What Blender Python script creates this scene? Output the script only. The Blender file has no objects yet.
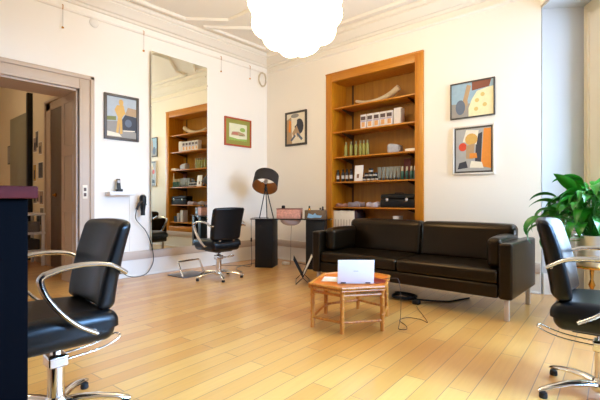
import bpy, bmesh, math, random
from mathutils import Vector, Matrix
R = math.radians
random.seed(7)
scene = bpy.context.scene
col = scene.collection
F = 405.0; TH = R(41.5); H = 1.05
CC, SS = math.cos(TH), math.sin(TH)

# ------------------------------------------------------------------ materials
def lin(r, g, b):
    def f(c):
        c /= 255.0
        return c / 12.92 if c <= .04045 else ((c + .055) / 1.055) ** 2.4
    return (f(r), f(g), f(b), 1)

MATS = {}
def mat(name, rgb, rough=.5, metal=0.0, var=.06, scale=8.0, bump=0.0, bscale=60.0, coat=0.0, spec=.5, sub=None):
    if name in MATS: return MATS[name]
    m = bpy.data.materials.new(name); m.use_nodes = True
    nt = m.node_tree; b = nt.nodes['Principled BSDF']
    c = lin(*rgb)
    tc = nt.nodes.new('ShaderNodeTexCoord')
    n = nt.nodes.new('ShaderNodeTexNoise'); n.inputs['Scale'].default_value = scale; n.inputs['Detail'].default_value = 4
    nt.links.new(tc.outputs['Object'], n.inputs['Vector'])
    mx = nt.nodes.new('ShaderNodeMix'); mx.data_type = 'RGBA'
    mx.inputs[6].default_value = tuple(min(1, x * (1 - var)) for x in c[:3]) + (1,)
    mx.inputs[7].default_value = tuple(min(1, x * (1 + var)) for x in c[:3]) + (1,)
    nt.links.new(n.outputs['Fac'], mx.inputs[0]); nt.links.new(mx.outputs[2], b.inputs['Base Color'])
    b.inputs['Roughness'].default_value = rough; b.inputs['Metallic'].default_value = metal
    b.inputs['Specular IOR Level'].default_value = spec
    b.inputs['Coat Weight'].default_value = coat
    if bump:
        n2 = nt.nodes.new('ShaderNodeTexNoise'); n2.inputs['Scale'].default_value = bscale; n2.inputs['Detail'].default_value = 5
        nt.links.new(tc.outputs['Object'], n2.inputs['Vector'])
        bp = nt.nodes.new('ShaderNodeBump'); bp.inputs['Strength'].default_value = bump; bp.inputs['Distance'].default_value = .01
        nt.links.new(n2.outputs['Fac'], bp.inputs['Height']); nt.links.new(bp.outputs['Normal'], b.inputs['Normal'])
    MATS[name] = m
    return m

def wood(name, dark, light, rough=.35, axis='Z', scale=1.0):
    m = bpy.data.materials.new(name); m.use_nodes = True
    nt = m.node_tree; b = nt.nodes['Principled BSDF']
    tc = nt.nodes.new('ShaderNodeTexCoord'); mp = nt.nodes.new('ShaderNodeMapping')
    s = {'X': (1.2, 14, 14), 'Y': (14, 1.2, 14), 'Z': (14, 14, 1.2)}[axis]
    mp.inputs['Scale'].default_value = tuple(v * scale for v in s)
    n = nt.nodes.new('ShaderNodeTexNoise'); n.inputs['Scale'].default_value = 2.0; n.inputs['Detail'].default_value = 6
    n.inputs['Distortion'].default_value = .6
    cr = nt.nodes.new('ShaderNodeValToRGB')
    cr.color_ramp.elements[0].position = .3; cr.color_ramp.elements[0].color = lin(*dark)
    cr.color_ramp.elements[1].position = .7; cr.color_ramp.elements[1].color = lin(*light)
    nt.links.new(tc.outputs['Object'], mp.inputs['Vector']); nt.links.new(mp.outputs['Vector'], n.inputs['Vector'])
    nt.links.new(n.outputs['Fac'], cr.inputs['Fac']); nt.links.new(cr.outputs['Color'], b.inputs['Base Color'])
    b.inputs['Roughness'].default_value = rough
    MATS[name] = m
    return m

def floor_mat():
    m = bpy.data.materials.new('parquet_planks'); m.use_nodes = True
    nt = m.node_tree; b = nt.nodes['Principled BSDF']; L = nt.links.new
    tc = nt.nodes.new('ShaderNodeTexCoord'); mp = nt.nodes.new('ShaderNodeMapping')
    # planks run along a direction 3.4 degrees off the left wall
    mp.inputs['Rotation'].default_value = (0, 0, R(-93.4))
    L(tc.outputs['Object'], mp.inputs['Vector'])
    br = nt.nodes.new('ShaderNodeTexBrick')
    br.inputs['Scale'].default_value = 1.0
    br.inputs['Brick Width'].default_value = 1.15; br.inputs['Row Height'].default_value = .125
    br.inputs['Mortar Size'].default_value = .0022; br.inputs['Mortar Smooth'].default_value = .2
    br.inputs['Bias'].default_value = 0.0
    br.offset = .37; br.offset_frequency = 2
    br.inputs['Color1'].default_value = (0, 0, 0, 1); br.inputs['Color2'].default_value = (1, 1, 1, 1)
    br.inputs['Mortar'].default_value = (.5, .5, .5, 1)
    L(mp.outputs['Vector'], br.inputs['Vector'])
    cr = nt.nodes.new('ShaderNodeValToRGB'); e = cr.color_ramp.elements
    e[0].position = 0; e[0].color = lin(202, 136, 46)
    e[1].position = 1; e[1].color = lin(220, 164, 76)
    a = e.new(.5); a.color = lin(211, 150, 60)
    L(br.outputs['Color'], cr.inputs['Fac'])
    mp2 = nt.nodes.new('ShaderNodeMapping'); mp2.inputs['Scale'].default_value = (1.2, 16, 1)
    L(mp.outputs['Vector'], mp2.inputs['Vector'])
    n = nt.nodes.new('ShaderNodeTexNoise'); n.inputs['Scale'].default_value = 3; n.inputs['Detail'].default_value = 6; n.inputs['Distortion'].default_value = .4
    L(mp2.outputs['Vector'], n.inputs['Vector'])
    gr = nt.nodes.new('ShaderNodeMix'); gr.data_type = 'RGBA'; gr.blend_type = 'MULTIPLY'; gr.inputs[0].default_value = .45
    cr2 = nt.nodes.new('ShaderNodeValToRGB'); cr2.color_ramp.elements[0].position = .3; cr2.color_ramp.elements[0].color = (.84, .79, .70, 1)
    cr2.color_ramp.elements[1].position = .65; cr2.color_ramp.elements[1].color = (1, 1, 1, 1)
    L(n.outputs['Fac'], cr2.inputs['Fac']); L(cr.outputs['Color'], gr.inputs[6]); L(cr2.outputs['Color'], gr.inputs[7])
    mo = nt.nodes.new('ShaderNodeMix'); mo.data_type = 'RGBA'
    L(br.outputs['Fac'], mo.inputs[0]); L(gr.outputs[2], mo.inputs[6]); mo.inputs[7].default_value = lin(120, 84, 48)
    L(mo.outputs[2], b.inputs['Base Color'])
    n3 = nt.nodes.new('ShaderNodeTexNoise'); n3.inputs['Scale'].default_value = 2.5; L(mp.outputs['Vector'], n3.inputs['Vector'])
    mr = nt.nodes.new('ShaderNodeMapRange'); mr.inputs['To Min'].default_value = .2; mr.inputs['To Max'].default_value = .24
    L(n3.outputs['Fac'], mr.inputs['Value']); L(mr.outputs['Result'], b.inputs['Roughness'])
    bp = nt.nodes.new('ShaderNodeBump'); bp.inputs['Strength'].default_value = .25; bp.inputs['Distance'].default_value = .004; bp.invert = True
    L(br.outputs['Fac'], bp.inputs['Height']); L(bp.outputs['Normal'], b.inputs['Normal'])
    b.inputs['Coat Weight'].default_value = .9; b.inputs['Coat Roughness'].default_value = .50; b.inputs['Coat IOR'].default_value = 1.9; b.inputs['Specular IOR Level'].default_value = .7
    return m

def emit(name, rgb, s):
    m = bpy.data.materials.new(name); m.use_nodes = True
    nt = m.node_tree; nt.nodes.clear()
    e = nt.nodes.new('ShaderNodeEmission'); o = nt.nodes.new('ShaderNodeOutputMaterial')
    e.inputs[0].default_value = (*rgb, 1); e.inputs[1].default_value = s
    nt.links.new(e.outputs[0], o.inputs[0]); return m

def glass(name, tint=(1, 1, 1), gl=.12, rough=.02):
    m = bpy.data.materials.new(name); m.use_nodes = True
    nt = m.node_tree; nt.nodes.clear()
    t = nt.nodes.new('ShaderNodeBsdfTransparent'); g = nt.nodes.new('ShaderNodeBsdfGlossy')
    t.inputs[0].default_value = (*tint, 1); g.inputs['Roughness'].default_value = rough
    mx = nt.nodes.new('ShaderNodeMixShader'); mx.inputs[0].default_value = gl; o = nt.nodes.new('ShaderNodeOutputMaterial')
    nt.links.new(t.outputs[0], mx.inputs[1]); nt.links.new(g.outputs[0], mx.inputs[2]); nt.links.new(mx.outputs[0], o.inputs[0]); return m

WALL = mat('cream_plaster', (244, 237, 226), .75, var=.015, scale=1.5, bump=.05, bscale=25)
CEIL = mat('ceiling_plaster', (238, 230, 216), .8, var=.01)
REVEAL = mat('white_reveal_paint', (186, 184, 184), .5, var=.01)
TRIM = mat('white_gloss_trim', (232, 226, 216), .4, var=.02)
BAND = mat('greige_skirting_band', (194, 176, 160), .5, var=.04)
CASING = mat('beige_door_paint', (192, 170, 148), .45, var=.03)
CASIN = mat('pale_window_paint', (232, 220, 196), .45, var=.02)
HALL = mat('hallway_plaster', (224, 208, 178), .8, var=.03)
FLOOR = floor_mat()
LEATHER = mat('dark_brown_leather', (14, 8, 3), .30, var=.12, scale=5, bump=.10, bscale=8, spec=.36)
LEATHER.node_tree.nodes['Principled BSDF'].inputs['Specular Tint'].default_value = (1, .72, .46, 1)
BLACKV = mat('black_vinyl', (9, 8, 8), .34, var=.15, scale=10, bump=.05, bscale=120, spec=.28)
CHROME = mat('polished_chrome', (225, 220, 214), .13, 1.0, var=.02)
ALU = mat('brushed_aluminium', (196, 196, 198), .24, 1.0, var=.03)
BLACK = mat('black_plastic', (12, 11, 12), .4, var=.1, spec=.35)
RUBBER = mat('black_rubber', (14, 14, 14), .7, var=.1)
BLKLAM = mat('black_laminate', (11, 10, 11), .5, var=.12, spec=.3)
NAVY = mat('near_black_panel', (3, 3, 6), .7, var=.15, spec=.03)
OAKZ = wood('orange_oak_upright', (178, 106, 12), (200, 130, 22), .35, 'Z')
OAKX = wood('orange_oak_rail', (178, 106, 12), (200, 130, 22), .35, 'X')
OAKB = wood('orange_oak_back', (150, 100, 16), (172, 120, 28), .5, 'Z', .6)
BAMBOO = wood('orange_cane', (168, 92, 22), (204, 134, 48), .4, 'Z', 2)
TABTOP = wood('table_top_veneer', (192, 92, 14), (214, 120, 28), .4, 'X', .8)
REDWOOD = wood('reddish_counter_wood', (70, 26, 26), (92, 36, 34), .75, 'Y')
REDWOOD.node_tree.nodes['Principled BSDF'].inputs['Specular IOR Level'].default_value = .1
DARKDOOR = mat('dark_brown_door', (88, 66, 44), .5)
WHITE = mat('white_plastic', (238, 236, 236), .3, var=.01)
PAPER = mat('white_paper', (236, 230, 220), .7, var=.03)
MIRROR = mat('silvered_mirror', (240, 242, 228), .0, 1.0, var=0)
MIRROR.node_tree.nodes['Principled BSDF'].inputs['Roughness'].default_value = 0.0
GLASS = glass('window_glass', (.97, .98, 1), .06)
DGLASS = glass('dark_table_glass', (.25, .27, .26), .2, .05)
LAMPW = emit('glowing_lamp_shade', (1.0, .80, .50), 16.5)
GOLD = mat('gold_shade_lining', (150, 92, 36), .45, .6, var=.05)
BRASS = mat('brass', (206, 150, 70), .25, 1.0, var=.05)
SILVER = mat('silver_pot', (226, 228, 232), .3, .6, var=.04)
SOIL = mat('potting_soil', (50, 36, 26), .9, var=.3, scale=60)
LEAF = mat('glossy_leaf_green', (36, 122, 24), .3, var=.5, scale=9)
HORN = mat('grey_driftwood', (204, 188, 160), .5, var=.25, scale=20)
IVORY = mat('pale_grey_bag', (176, 178, 190), .5, var=.2, scale=30)

# ------------------------------------------------------------------ mesh helpers
class MB:
    def __init__(s): s.bm = bmesh.new(); s.mats = []; s.cur = 0
    def use(s, m):
        if m not in s.mats: s.mats.append(m)
        s.cur = s.mats.index(m); return s
    def _fin(s, faces):
        for f in faces: f.material_index = s.cur
    def box(s, x0, x1, y0, y1, z0, z1, bev=0, seg=2, M=None):
        r = bmesh.ops.create_cube(s.bm, size=1)
        vs = r['verts']
        for v in vs:
            v.co = Vector(((x0 + x1) / 2 + v.co.x * (x1 - x0), (y0 + y1) / 2 + v.co.y * (y1 - y0), (z0 + z1) / 2 + v.co.z * (z1 - z0)))
        fs = set(f for v in vs for f in v.link_faces)
        s._fin(fs)
        if bev:
            es = list(set(e for v in vs for e in v.link_edges))
            rr = bmesh.ops.bevel(s.bm, geom=es, offset=bev, segments=seg, profile=.5, affect='EDGES')
            s._fin(rr['faces']); vs = list(set(v for f in rr['faces'] for v in f.verts))
        if M is not None:
            for v in vs: v.co = M @ v.co
        return s
    def soft(s, cx, cy, cz, hx, hy, hz, r, puff=(0, 0, 0), n=4, m=6, warp=None):
        """rounded box with puffed faces"""
        h = (hx, hy, hz); r = min(r, .999 * min(h))
        def ts(hh):
            e = [-hh + r * (1 - math.cos(k / n * math.pi / 2)) * 1.0 for k in range(n)]
            # sample so that mapped arc is even
            e = [-(hh - r) - r * math.tan(math.pi / 4 * (1 - k / n)) for k in range(n)]
            mid = [-(hh - r) + 2 * (hh - r) * k / m for k in range(m + 1)]
            return e + mid + [-x for x in reversed(e)]
        T = [ts(a) for a in h]; vm = {}
        def vert(p):
            key = tuple(round(q, 6) for q in p)
            if key in vm: return vm[key]
            inner = Vector([max(-(h[i] - r), min(h[i] - r, p[i])) for i in range(3)])
            d = Vector(p) - inner
            if d.length > 1e-9: q = inner + d.normalized() * r
            else: q = inner
            w = [max(0, 1 - (q[i] / h[i]) ** 2) for i in range(3)]
            o = Vector((0, 0, 0))
            for i in range(3):
                j, k = (i + 1) % 3, (i + 2) % 3
                o[i] = puff[i] * w[j] ** .6 * w[k] ** .6 * (q[i] / h[i])
            q = q + o
            if warp: q = Vector(warp(*q))
            v = s.bm.verts.new((q.x + cx, q.y + cy, q.z + cz)); vm[key] = v; return v
        for ax in range(3):
            j, k = (ax + 1) % 3, (ax + 2) % 3
            for sg in (-1, 1):
                for a in range(len(T[j]) - 1):
                    for b in range(len(T[k]) - 1):
                        pts = []
                        for (ja, kb) in ((a, b), (a + 1, b), (a + 1, b + 1), (a, b + 1)):
                            p = [0, 0, 0]; p[ax] = sg * h[ax]; p[j] = T[j][ja]; p[k] = T[k][kb]; pts.append(vert(p))
                        if sg < 0: pts.reverse()
                        if len(set(pts)) == 4:
                            try: f = s.bm.faces.new(pts); f.material_index = s.cur
                            except ValueError: pass
        return s
    def tube(s, pts, r, n=8, flat=None, up=None, cap=True):
        """sweep; r number or list; flat=(a,b): half width along `up`-perpendicular side and thickness"""
        P = [Vector(p) for p in pts]; rings = []
        N = None
        for i, p in enumerate(P):
            t = (P[min(i + 1, len(P) - 1)] - P[max(i - 1, 0)])
            if t.length < 1e-9: t = Vector((0, 0, 1))
            t.normalize()
            if up is not None: side = Vector(up)
            elif N is None:
                side = t.cross(Vector((0, 0, 1)))
                if side.length < .05: side = t.cross(Vector((1, 0, 0)))
            else: side = N
            side = side - t * side.dot(t); side.normalize(); N = side
            b = t.cross(side)
            rr = r[i] if isinstance(r, (list, tuple)) else r
            ring = []
            for k in range(n):
                a = 2 * math.pi * k / n
                if flat: o = side * (math.cos(a) * flat[0] * rr) + b * (math.sin(a) * flat[1] * rr)
                else: o = side * math.cos(a) * rr + b * math.sin(a) * rr
                ring.append(s.bm.verts.new(p + o))
            rings.append(ring)
        for i in range(len(rings) - 1):
            for k in range(n):
                f = s.bm.faces.new((rings[i][k], rings[i][(k + 1) % n], rings[i + 1][(k + 1) % n], rings[i + 1][k])); f.material_index = s.cur
        if cap:
            f = s.bm.faces.new(list(reversed(rings[0]))); f.material_index = s.cur
            f = s.bm.faces.new(rings[-1]); f.material_index = s.cur
        return s
    def lathe(s, prof, n=20, c=(0, 0, 0), M=None):
        rings = []
        for (r, z) in prof:
            if r < 1e-6: rings.append([s.bm.verts.new((0, 0, z))])
            else: rings.append([s.bm.verts.new((r * math.cos(2 * math.pi * k / n), r * math.sin(2 * math.pi * k / n), z)) for k in range(n)])
        for i in range(len(rings) - 1):
            a, b = rings[i], rings[i + 1]
            for k in range(n):
                k2 = (k + 1) % n
                q = [a[k % len(a)], a[k2 % len(a)], b[k2 % len(b)], b[k % len(b)]]
                u = []
                for v in q:
                    if v not in u: u.append(v)
                if len(u) >= 3:
                    try: f = s.bm.faces.new(u); f.material_index = s.cur
                    except ValueError: pass
        for ring in rings:
            for v in ring:
                if M is not None: v.co = M @ v.co
                v.co += Vector(c)
        return s
    def prism(s, poly, z0, z1, M=None):
        lo = [s.bm.verts.new((x, y, z0)) for x, y in poly]; hi = [s.bm.verts.new((x, y, z1)) for x, y in poly]
        n = len(poly)
        fs = [s.bm.faces.new(list(reversed(lo))), s.bm.faces.new(hi)]
        for i in range(n): fs.append(s.bm.faces.new((lo[i], lo[(i + 1) % n], hi[(i + 1) % n], hi[i])))
        s._fin(fs)
        if M is not None:
            for v in lo + hi: v.co = M @ v.co
        return s
    def quad(s, pts):
        f = s.bm.faces.new([s.bm.verts.new(p) for p in pts]); f.material_index = s.cur; return s
    def build(s, name, m=None, parent=None, smooth=40, loc=None, rotz=0):
        if m is not None: s.mats = [m] + [x for x in s.mats if x is not m] if not s.mats else s.mats
        bmesh.ops.recalc_face_normals(s.bm, faces=s.bm.faces)
        me = bpy.data.meshes.new(name); s.bm.to_mesh(me); s.bm.free()
        for x in (s.mats or [m]): me.materials.append(x)
        if smooth:
            for p in me.polygons: p.use_smooth = True
            me.set_sharp_from_angle(angle=R(smooth))
        o = bpy.data.objects.new(name, me); col.objects.link(o)
        if parent is not None: o.parent = parent
        if loc is not None: o.location = loc
        o.rotation_euler.z = rotz
        return o

def tag(o, label, cat, group=None, kind=None):
    o['label'] = label; o['category'] = cat
    if group: o['group'] = group
    if kind: o['kind'] = kind
    return o
def thing(name, label, cat, loc=(0, 0, 0), rotz=0, group=None):
    o = bpy.data.objects.new(name, None); col.objects.link(o); o.empty_display_size = .1
    o.location = loc; o.rotation_euler = (0, 0, rotz)
    return tag(o, label, cat, group)
def struct(o): o['kind'] = 'structure'; return o
def copy_tree(o, parent=None):
    c = o.copy(); col.objects.link(c)
    if parent is not None: c.parent = parent
    for ch in list(o.children): copy_tree(ch, c)
    return c
def clone(src, loc, rotz, label, group=None):
    c = copy_tree(src); c.location = loc; c.rotation_euler = (0, 0, rotz); c['label'] = label
    if group: c['group'] = group
    return c
def bez(pts, n=8):
    """Catmull-Rom through pts"""
    P = [Vector(p) for p in pts]; P = [P[0] * 2 - P[1]] + P + [P[-1] * 2 - P[-2]]; out = []
    for i in range(1, len(P) - 2):
        for k in range(n):
            t = k / n; a, b, c, d = P[i - 1], P[i], P[i + 1], P[i + 2]
            out.append(.5 * ((2 * b) + (c - a) * t + (2 * a - 5 * b + 4 * c - d) * t * t + (3 * b - a - 3 * c + d) * t ** 3))
    out.append(P[-2]); return out

# ------------------------------------------------------------------ room shell
XL, YB = -5.361, 5.149
ZC = 3.62
ZB = -2.6
C0 = Vector((-.977, YB)); U = Vector((.573, -.820)).normalized(); V = Vector((-U.y, U.x))   # canted wall: along U, outward V
TW = .475
def cant(s, k, z=0): p = C0 + U * s + V * k; return Vector((p.x, p.y, z))
MC = Matrix.Translation((C0.x, C0.y, 0)) @ Matrix(((U.x, V.x, 0, 0), (U.y, V.y, 0, 0), (0, 0, 1, 0), (0, 0, 0, 1)))
SL = (YB - ZB) / -U.y
# floor (room + window recess strip + hallway)
e = cant(SL + .6, 0)
struct(MB().prism([(-10.9, ZB), (e.x, ZB), tuple(cant(SL, TW + .1)[:2]), tuple(cant(-.1, TW + .1)[:2]), (C0.x, YB + .5), (-10.9, YB + .5)], -.06, 0).build('floor', FLOOR, smooth=0))
struct(MB().prism([(XL, ZB), (e.x, ZB), tuple(cant(SL, 0)[:2]), (C0.x, YB), (XL, YB)], ZC, ZC + .1).build('ceiling', CEIL, smooth=0))

# left wall with doorway (Y .55 .. 1.93)
D0, D1, DT = .35, 1.93, 2.414
w = MB(); w.box(XL - .48, XL, ZB, D0, 0, ZC + .1); w.box(XL - .48, XL, D1, YB + .5, 0, ZC + .1); w.box(XL - .48, XL, D0, D1, DT, ZC + .1)
struct(w.build('wall_left', WALL, smooth=0))
# back wall with niche
BX0, BX1, BZ0, BZ1 = -3.978, -2.344, .345, 3.04
w = MB(); w.box(XL, BX0 + .1, YB, YB + .5, 0, ZC + .1); w.box(BX1 - .1, C0.x, YB, YB + .5, 0, ZC + .1)
w.box(BX0 + .1, BX1 - .1, YB, YB + .5, 0, BZ0 + .1); w.box(BX0 + .1, BX1 - .1, YB, YB + .5, BZ1 - .1, ZC + .1)
struct(w.build('wall_back', WALL, smooth=0))
# canted window wall
WZ = 3.17
wins = [(0.0, 1.75), (2.55, 4.3), (5.1, 6.85)]
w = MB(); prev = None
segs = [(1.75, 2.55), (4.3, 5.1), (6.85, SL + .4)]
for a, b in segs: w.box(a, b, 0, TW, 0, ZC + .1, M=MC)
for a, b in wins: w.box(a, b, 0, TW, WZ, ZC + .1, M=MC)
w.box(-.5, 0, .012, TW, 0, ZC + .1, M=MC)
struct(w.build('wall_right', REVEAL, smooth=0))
w = MB(); w.box(XL, e.x, ZB - .2, ZB, 0, ZC + .1); struct(w.build('wall_rear', WALL, smooth=0))
# a thin cream face on the room side of the canted wall
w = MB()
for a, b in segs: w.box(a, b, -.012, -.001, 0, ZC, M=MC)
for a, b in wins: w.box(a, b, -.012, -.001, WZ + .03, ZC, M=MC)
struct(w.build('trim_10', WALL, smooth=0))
# window units
for i, (a, b) in enumerate(wins):
    f = MB(); k0, k1 = TW - .03, TW + .05
    f.box(a, a + .42, k0, k1, 0, WZ, M=MC); f.box(b - .16, b, k0, k1, 0, WZ, M=MC)
    f.box(a, b, k0, k1, WZ - .14, WZ, M=MC); f.box(a, b, k0, k1, 0, .52, M=MC)
    f.box((a + b) / 2 - .07, (a + b) / 2 + .07, k0, k1, .52, WZ - .14, M=MC)
    f.box(a + .42, b - .16, k0 + .01, k1 - .01, 2.35, 2.42, M=MC)
    # stepped mouldings of the casing
    for d in (.03, .09, .30): f.box(a + d, a + d + .018, k0 - .015, k0, .02, WZ - .02 - d, M=MC); f.box(b - d - .018, b - d, k0 - .015, k0, .02, WZ - .02 - d, M=MC)
    f.box(a + .2, b - .2, k0 - .012, k0, .12, .44, M=MC)
    fo = struct(f.build('window_%d' % (i + 1), CASIN, smooth=0))
    g = MB(); g.box(a + .42, b - .16, TW + .01, TW + .017, .52, WZ - .14, M=MC); g.build('glass_pane', GLASS, fo, smooth=0)

# skirtings: white board with a greige band above
def skirt(name, x0, x1, y0, y1, side):
    f = MB()
    t1, t2 = .022, .034
    f.use(TRIM)
    if side == 'left': f.box(XL, XL + t1, y0, y1, .02, .232); f.box(XL, XL + .034, y0, y1, 0, .024, .005); f.use(BAND).box(XL, XL + t2, y0, y1, .232, .345, .008)
    else: f.box(x0, x1, YB - t1, YB, .02, .232); f.box(x0, x1, YB - .034, YB, 0, .024, .005); f.use(BAND).box(x0, x1, YB - t2, YB, .232, .345, .008)
    return struct(f.build(name, None, smooth=30))
skirt('baseboard_left', 0, 0, 2.11, YB - .035, 'left')
skirt('baseboard_rear_left', 0, 0, ZB, .17, 'left')
skirt('baseboard_back', XL, C0.x, 0, 0, 'back')
f = MB(); f.box(0, .018, .02, TW - .1, .0, .23, M=MC); struct(f.build('baseboard_reveal', TRIM, smooth=0))

# cornice and picture rail, swept along left and back walls
def molding(name, prof, m=CEIL):
    """prof: (out, z) polygon"""
    f = MB(); path = [(XL, ZB, 1, 0), (XL, YB, 1, -1), (C0.x, YB, .0, -1)]
    # mitred extrusion
    rings = []
    tip = cant(0, 0)
    for (x, y, dx, dy) in path: rings.append([f.bm.verts.new((x + dx * o, y + dy * o, z)) for o, z in prof])
    rings.append([f.bm.verts.new((e.x + (-V.x) * o, ZB, z)) for o, z in prof])
    # mitre at the canted corner
    ang = Vector((0, -1)) + Vector((-V.x, -V.y)); k = 1 / (ang.normalized().dot(Vector((0, -1))))
    for v, (o, z) in zip(rings[2], prof): d = ang.normalized() * k * o; v.co = Vector((C0.x + d.x, C0.y + d.y, z))
    pe = cant(SL, 0)
    for v, (o, z) in zip(rings[3], prof): v.co = Vector((pe.x - V.x * o, pe.y - V.y * o, z))
    n = len(prof)
    for i in range(3):
        for k in range(n): f.bm.faces.new((rings[i][k], rings[i][(k + 1) % n], rings[i + 1][(k + 1) % n], rings[i + 1][k]))
    f.bm.faces.new(rings[0]); f.bm.faces.new(rings[-1])
    return struct(f.build(name, m, smooth=25))
molding('trim_1', [(.0, 3.335), (.018, 3.34), (.028, 3.355), (.028, 3.37), (.012, 3.38), (.0, 3.385)], WALL)
molding('trim_2', [(.0, 3.44), (.03, 3.445), (.045, 3.47), (.075, 3.475), (.10, 3.50), (.155, 3.535), (.175, 3.55), (.175, 3.565), (.20, 3.575), (.22, 3.60), (.22, ZC), (0, ZC)], CEIL)
# ceiling strapwork
def strap(name, pts, wd=.06, closed=False):
    f = MB(); P = [Vector(p) for p in pts]; n = len(P); L = []
    for i in range(n):
        if closed: a, b = P[i - 1], P[(i + 1) % n]
        else: a, b = P[max(i - 1, 0)], P[min(i + 1, n - 1)]
        d1 = (P[i] - a).normalized() if (P[i] - a).length > 0 else (b - P[i]).normalized()
        d2 = (b - P[i]).normalized() if (b - P[i]).length > 0 else d1
        n1 = Vector((-d1.y, d1.x)); n2 = Vector((-d2.y, d2.x)); mm = (n1 + n2).normalized(); k = 1 / max(.4, mm.dot(n1))
        L.append((P[i], mm * k))
    prof = [(-wd / 2, ZC), (-wd / 2, ZC - .012), (-wd / 4, ZC - .034), (wd / 4, ZC - .034), (wd / 2, ZC - .012), (wd / 2, ZC)]
    rings = [[f.bm.verts.new((p.x + q.x * o, p.y + q.y * o, z)) for o, z in prof] for p, q in L]
    m = len(rings)
    for i in range(m if closed else m - 1):
        for k in range(5): f.bm.faces.new((rings[i][k], rings[i][k + 1], rings[(i + 1) % m][k + 1], rings[(i + 1) % m][k]))
    return struct(f.build(name, CEIL, smooth=30))
strap('trim_3', [(-5.02, -2.3), (-5.02, 3.22), (-4.58, 3.66), (-4.02, 3.66), (-4.02, 4.02), (-3.5, 4.55), (-3.5, 4.8), (-1.3, 4.8), (1.4, .9)], .07)
strap('trim_4', [(-5.0, 3.60), (-5.0, 4.78), (-3.82, 4.78)], .06, True)

# door casing and reveal of the wide doorway
f = MB()
cw = .175
f.box(XL, XL + .03, D1, D1 + cw, 0, DT + cw - .02, .004); f.box(XL, XL + .03, D0 - cw, D0, 0, DT + cw - .02, .004); f.box(XL, XL + .03, D0, D1, DT, DT + cw - .02, .004)
f.box(XL + .0, XL + .05, D1 + cw - .05, D1 + cw, 0, DT + cw, .008); f.box(XL + .0, XL + .05, D0 - cw, D0 - cw + .05, 0, DT + cw, .008); f.box(XL, XL + .05, D0 - cw, D1 + cw, DT + cw - .045, DT + cw + .005, .008)
f.box(XL + .0, XL + .042, D1, D1 + .022, 0, DT + .02, .004); f.box(XL, XL + .042, D0 - .02, D1 + .02, DT - .002, DT + .02, .004)
struct(f.build('trim_5', CASING, smooth=30))
f = MB(); f.box(XL - .5, XL, D1 - .025, D1, 0, DT); f.box(XL - .5, XL, D0, D0 + .025, 0, DT); f.box(XL - .5, XL, D0, D1, DT - .025, DT)
for (z0, z1) in ((.12, .9), (1.02, 1.62), (1.74, 2.3)):
    for q in ((z0, z0 + .015), (z1 - .015, z1)): f.box(XL - .40, XL - .09, D1 - .034, D1 - .025, q[0], q[1])
    for q in (XL - .40, XL - .105): f.box(q, q + .015, D1 - .034, D1 - .025, z0, z1)
struct(f.build('trim_6', CASING, smooth=0))

# hallway
w = MB(); w.box(-10.9, XL - .48, 2.2, 2.4, 0, 3.4); struct(w.build('wall_hallway', HALL, smooth=0))
w = MB(); w.box(-10.9, -10.7, -1.6, 2.2, 0, 3.4); struct(w.build('wall_hallway_end', HALL, smooth=0))
w = MB(); w.box(-10.9, XL - .48, -1.8, -1.6, 0, 3.4); struct(w.build('wall_hallway_near', HALL, smooth=0))
w = MB(); w.box(-10.9, XL - .48, -1.8, 2.4, 3.4, 3.5); struct(w.build('ceiling_hallway', CEIL, smooth=0))
f = MB(); f.box(-7.375, -7.14, 2.16, 2.2, 0, 2.6, .006); f.box(-7.375, -5.95, 2.16, 2.2, 2.45, 2.6, .006); f.box(-7.375, -7.33, 2.14, 2.2, 0, 2.61, .004); f.box(-7.375, -5.95, 2.14, 2.2, 2.57, 2.61, .004)
f.box(-7.14, -5.95, 2.197, 2.2, 0, 2.46)
struct(f.build('trim_7', CASING, smooth=30))
d = MB(); d.box(-7.14, -6.1, 2.17, 2.197, .005, 2.45, .002)
for (z0, z1) in ((.15, .95), (1.1, 2.3)):
    d.box(-7.0, -6.3, 2.164, 2.17, z0, z1, .002)
do = struct(d.build('door_1', DARKDOOR, smooth=30))
MB().lathe([(0, 0), (.028, .004), (.03, .02), (.016, .03), (.012, .05), (0, .05)], 12, M=Matrix.Rotation(R(90), 4, 'X')).build('door_handle', BRASS, do, loc=(-6.88, 2.165, 1.12))
# hallway mirror as opaque panel, its door reflection coloured in; slim black frame post
d = MB(); d.box(-9.45, -8.25, 2.165, 2.2, .01, 2.6, .003)
for (z0, z1) in ((.15, .95), (1.1, 2.45)): d.box(-9.3, -8.4, 2.158, 2.165, z0, z1, .002)
struct(d.build('reflected_door', mat('grey_green_reflection', (128, 124, 102), .35), smooth=30))
f = MB(); f.box(-8.25, -8.16, 2.12, 2.2, 0, 2.9, .004); struct(f.build('trim_8', BLACK, smooth=30))
f = MB(); f.box(-8.16, -7.375, 2.18, 2.2, 0, .2); struct(f.build('baseboard_hallway', CASING, smooth=0))

# ------------------------------------------------------------------ camera
cam = bpy.data.cameras.new('camera'); co = bpy.data.objects.new('camera', cam); col.objects.link(co)
co.location = (0, 0, H); co.rotation_euler = (R(90), 0, TH); cam.sensor_width = 36; cam.lens = F / 600 * 36; cam.shift_y = -.0007
cam.clip_start = .05; scene.camera = co

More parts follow.
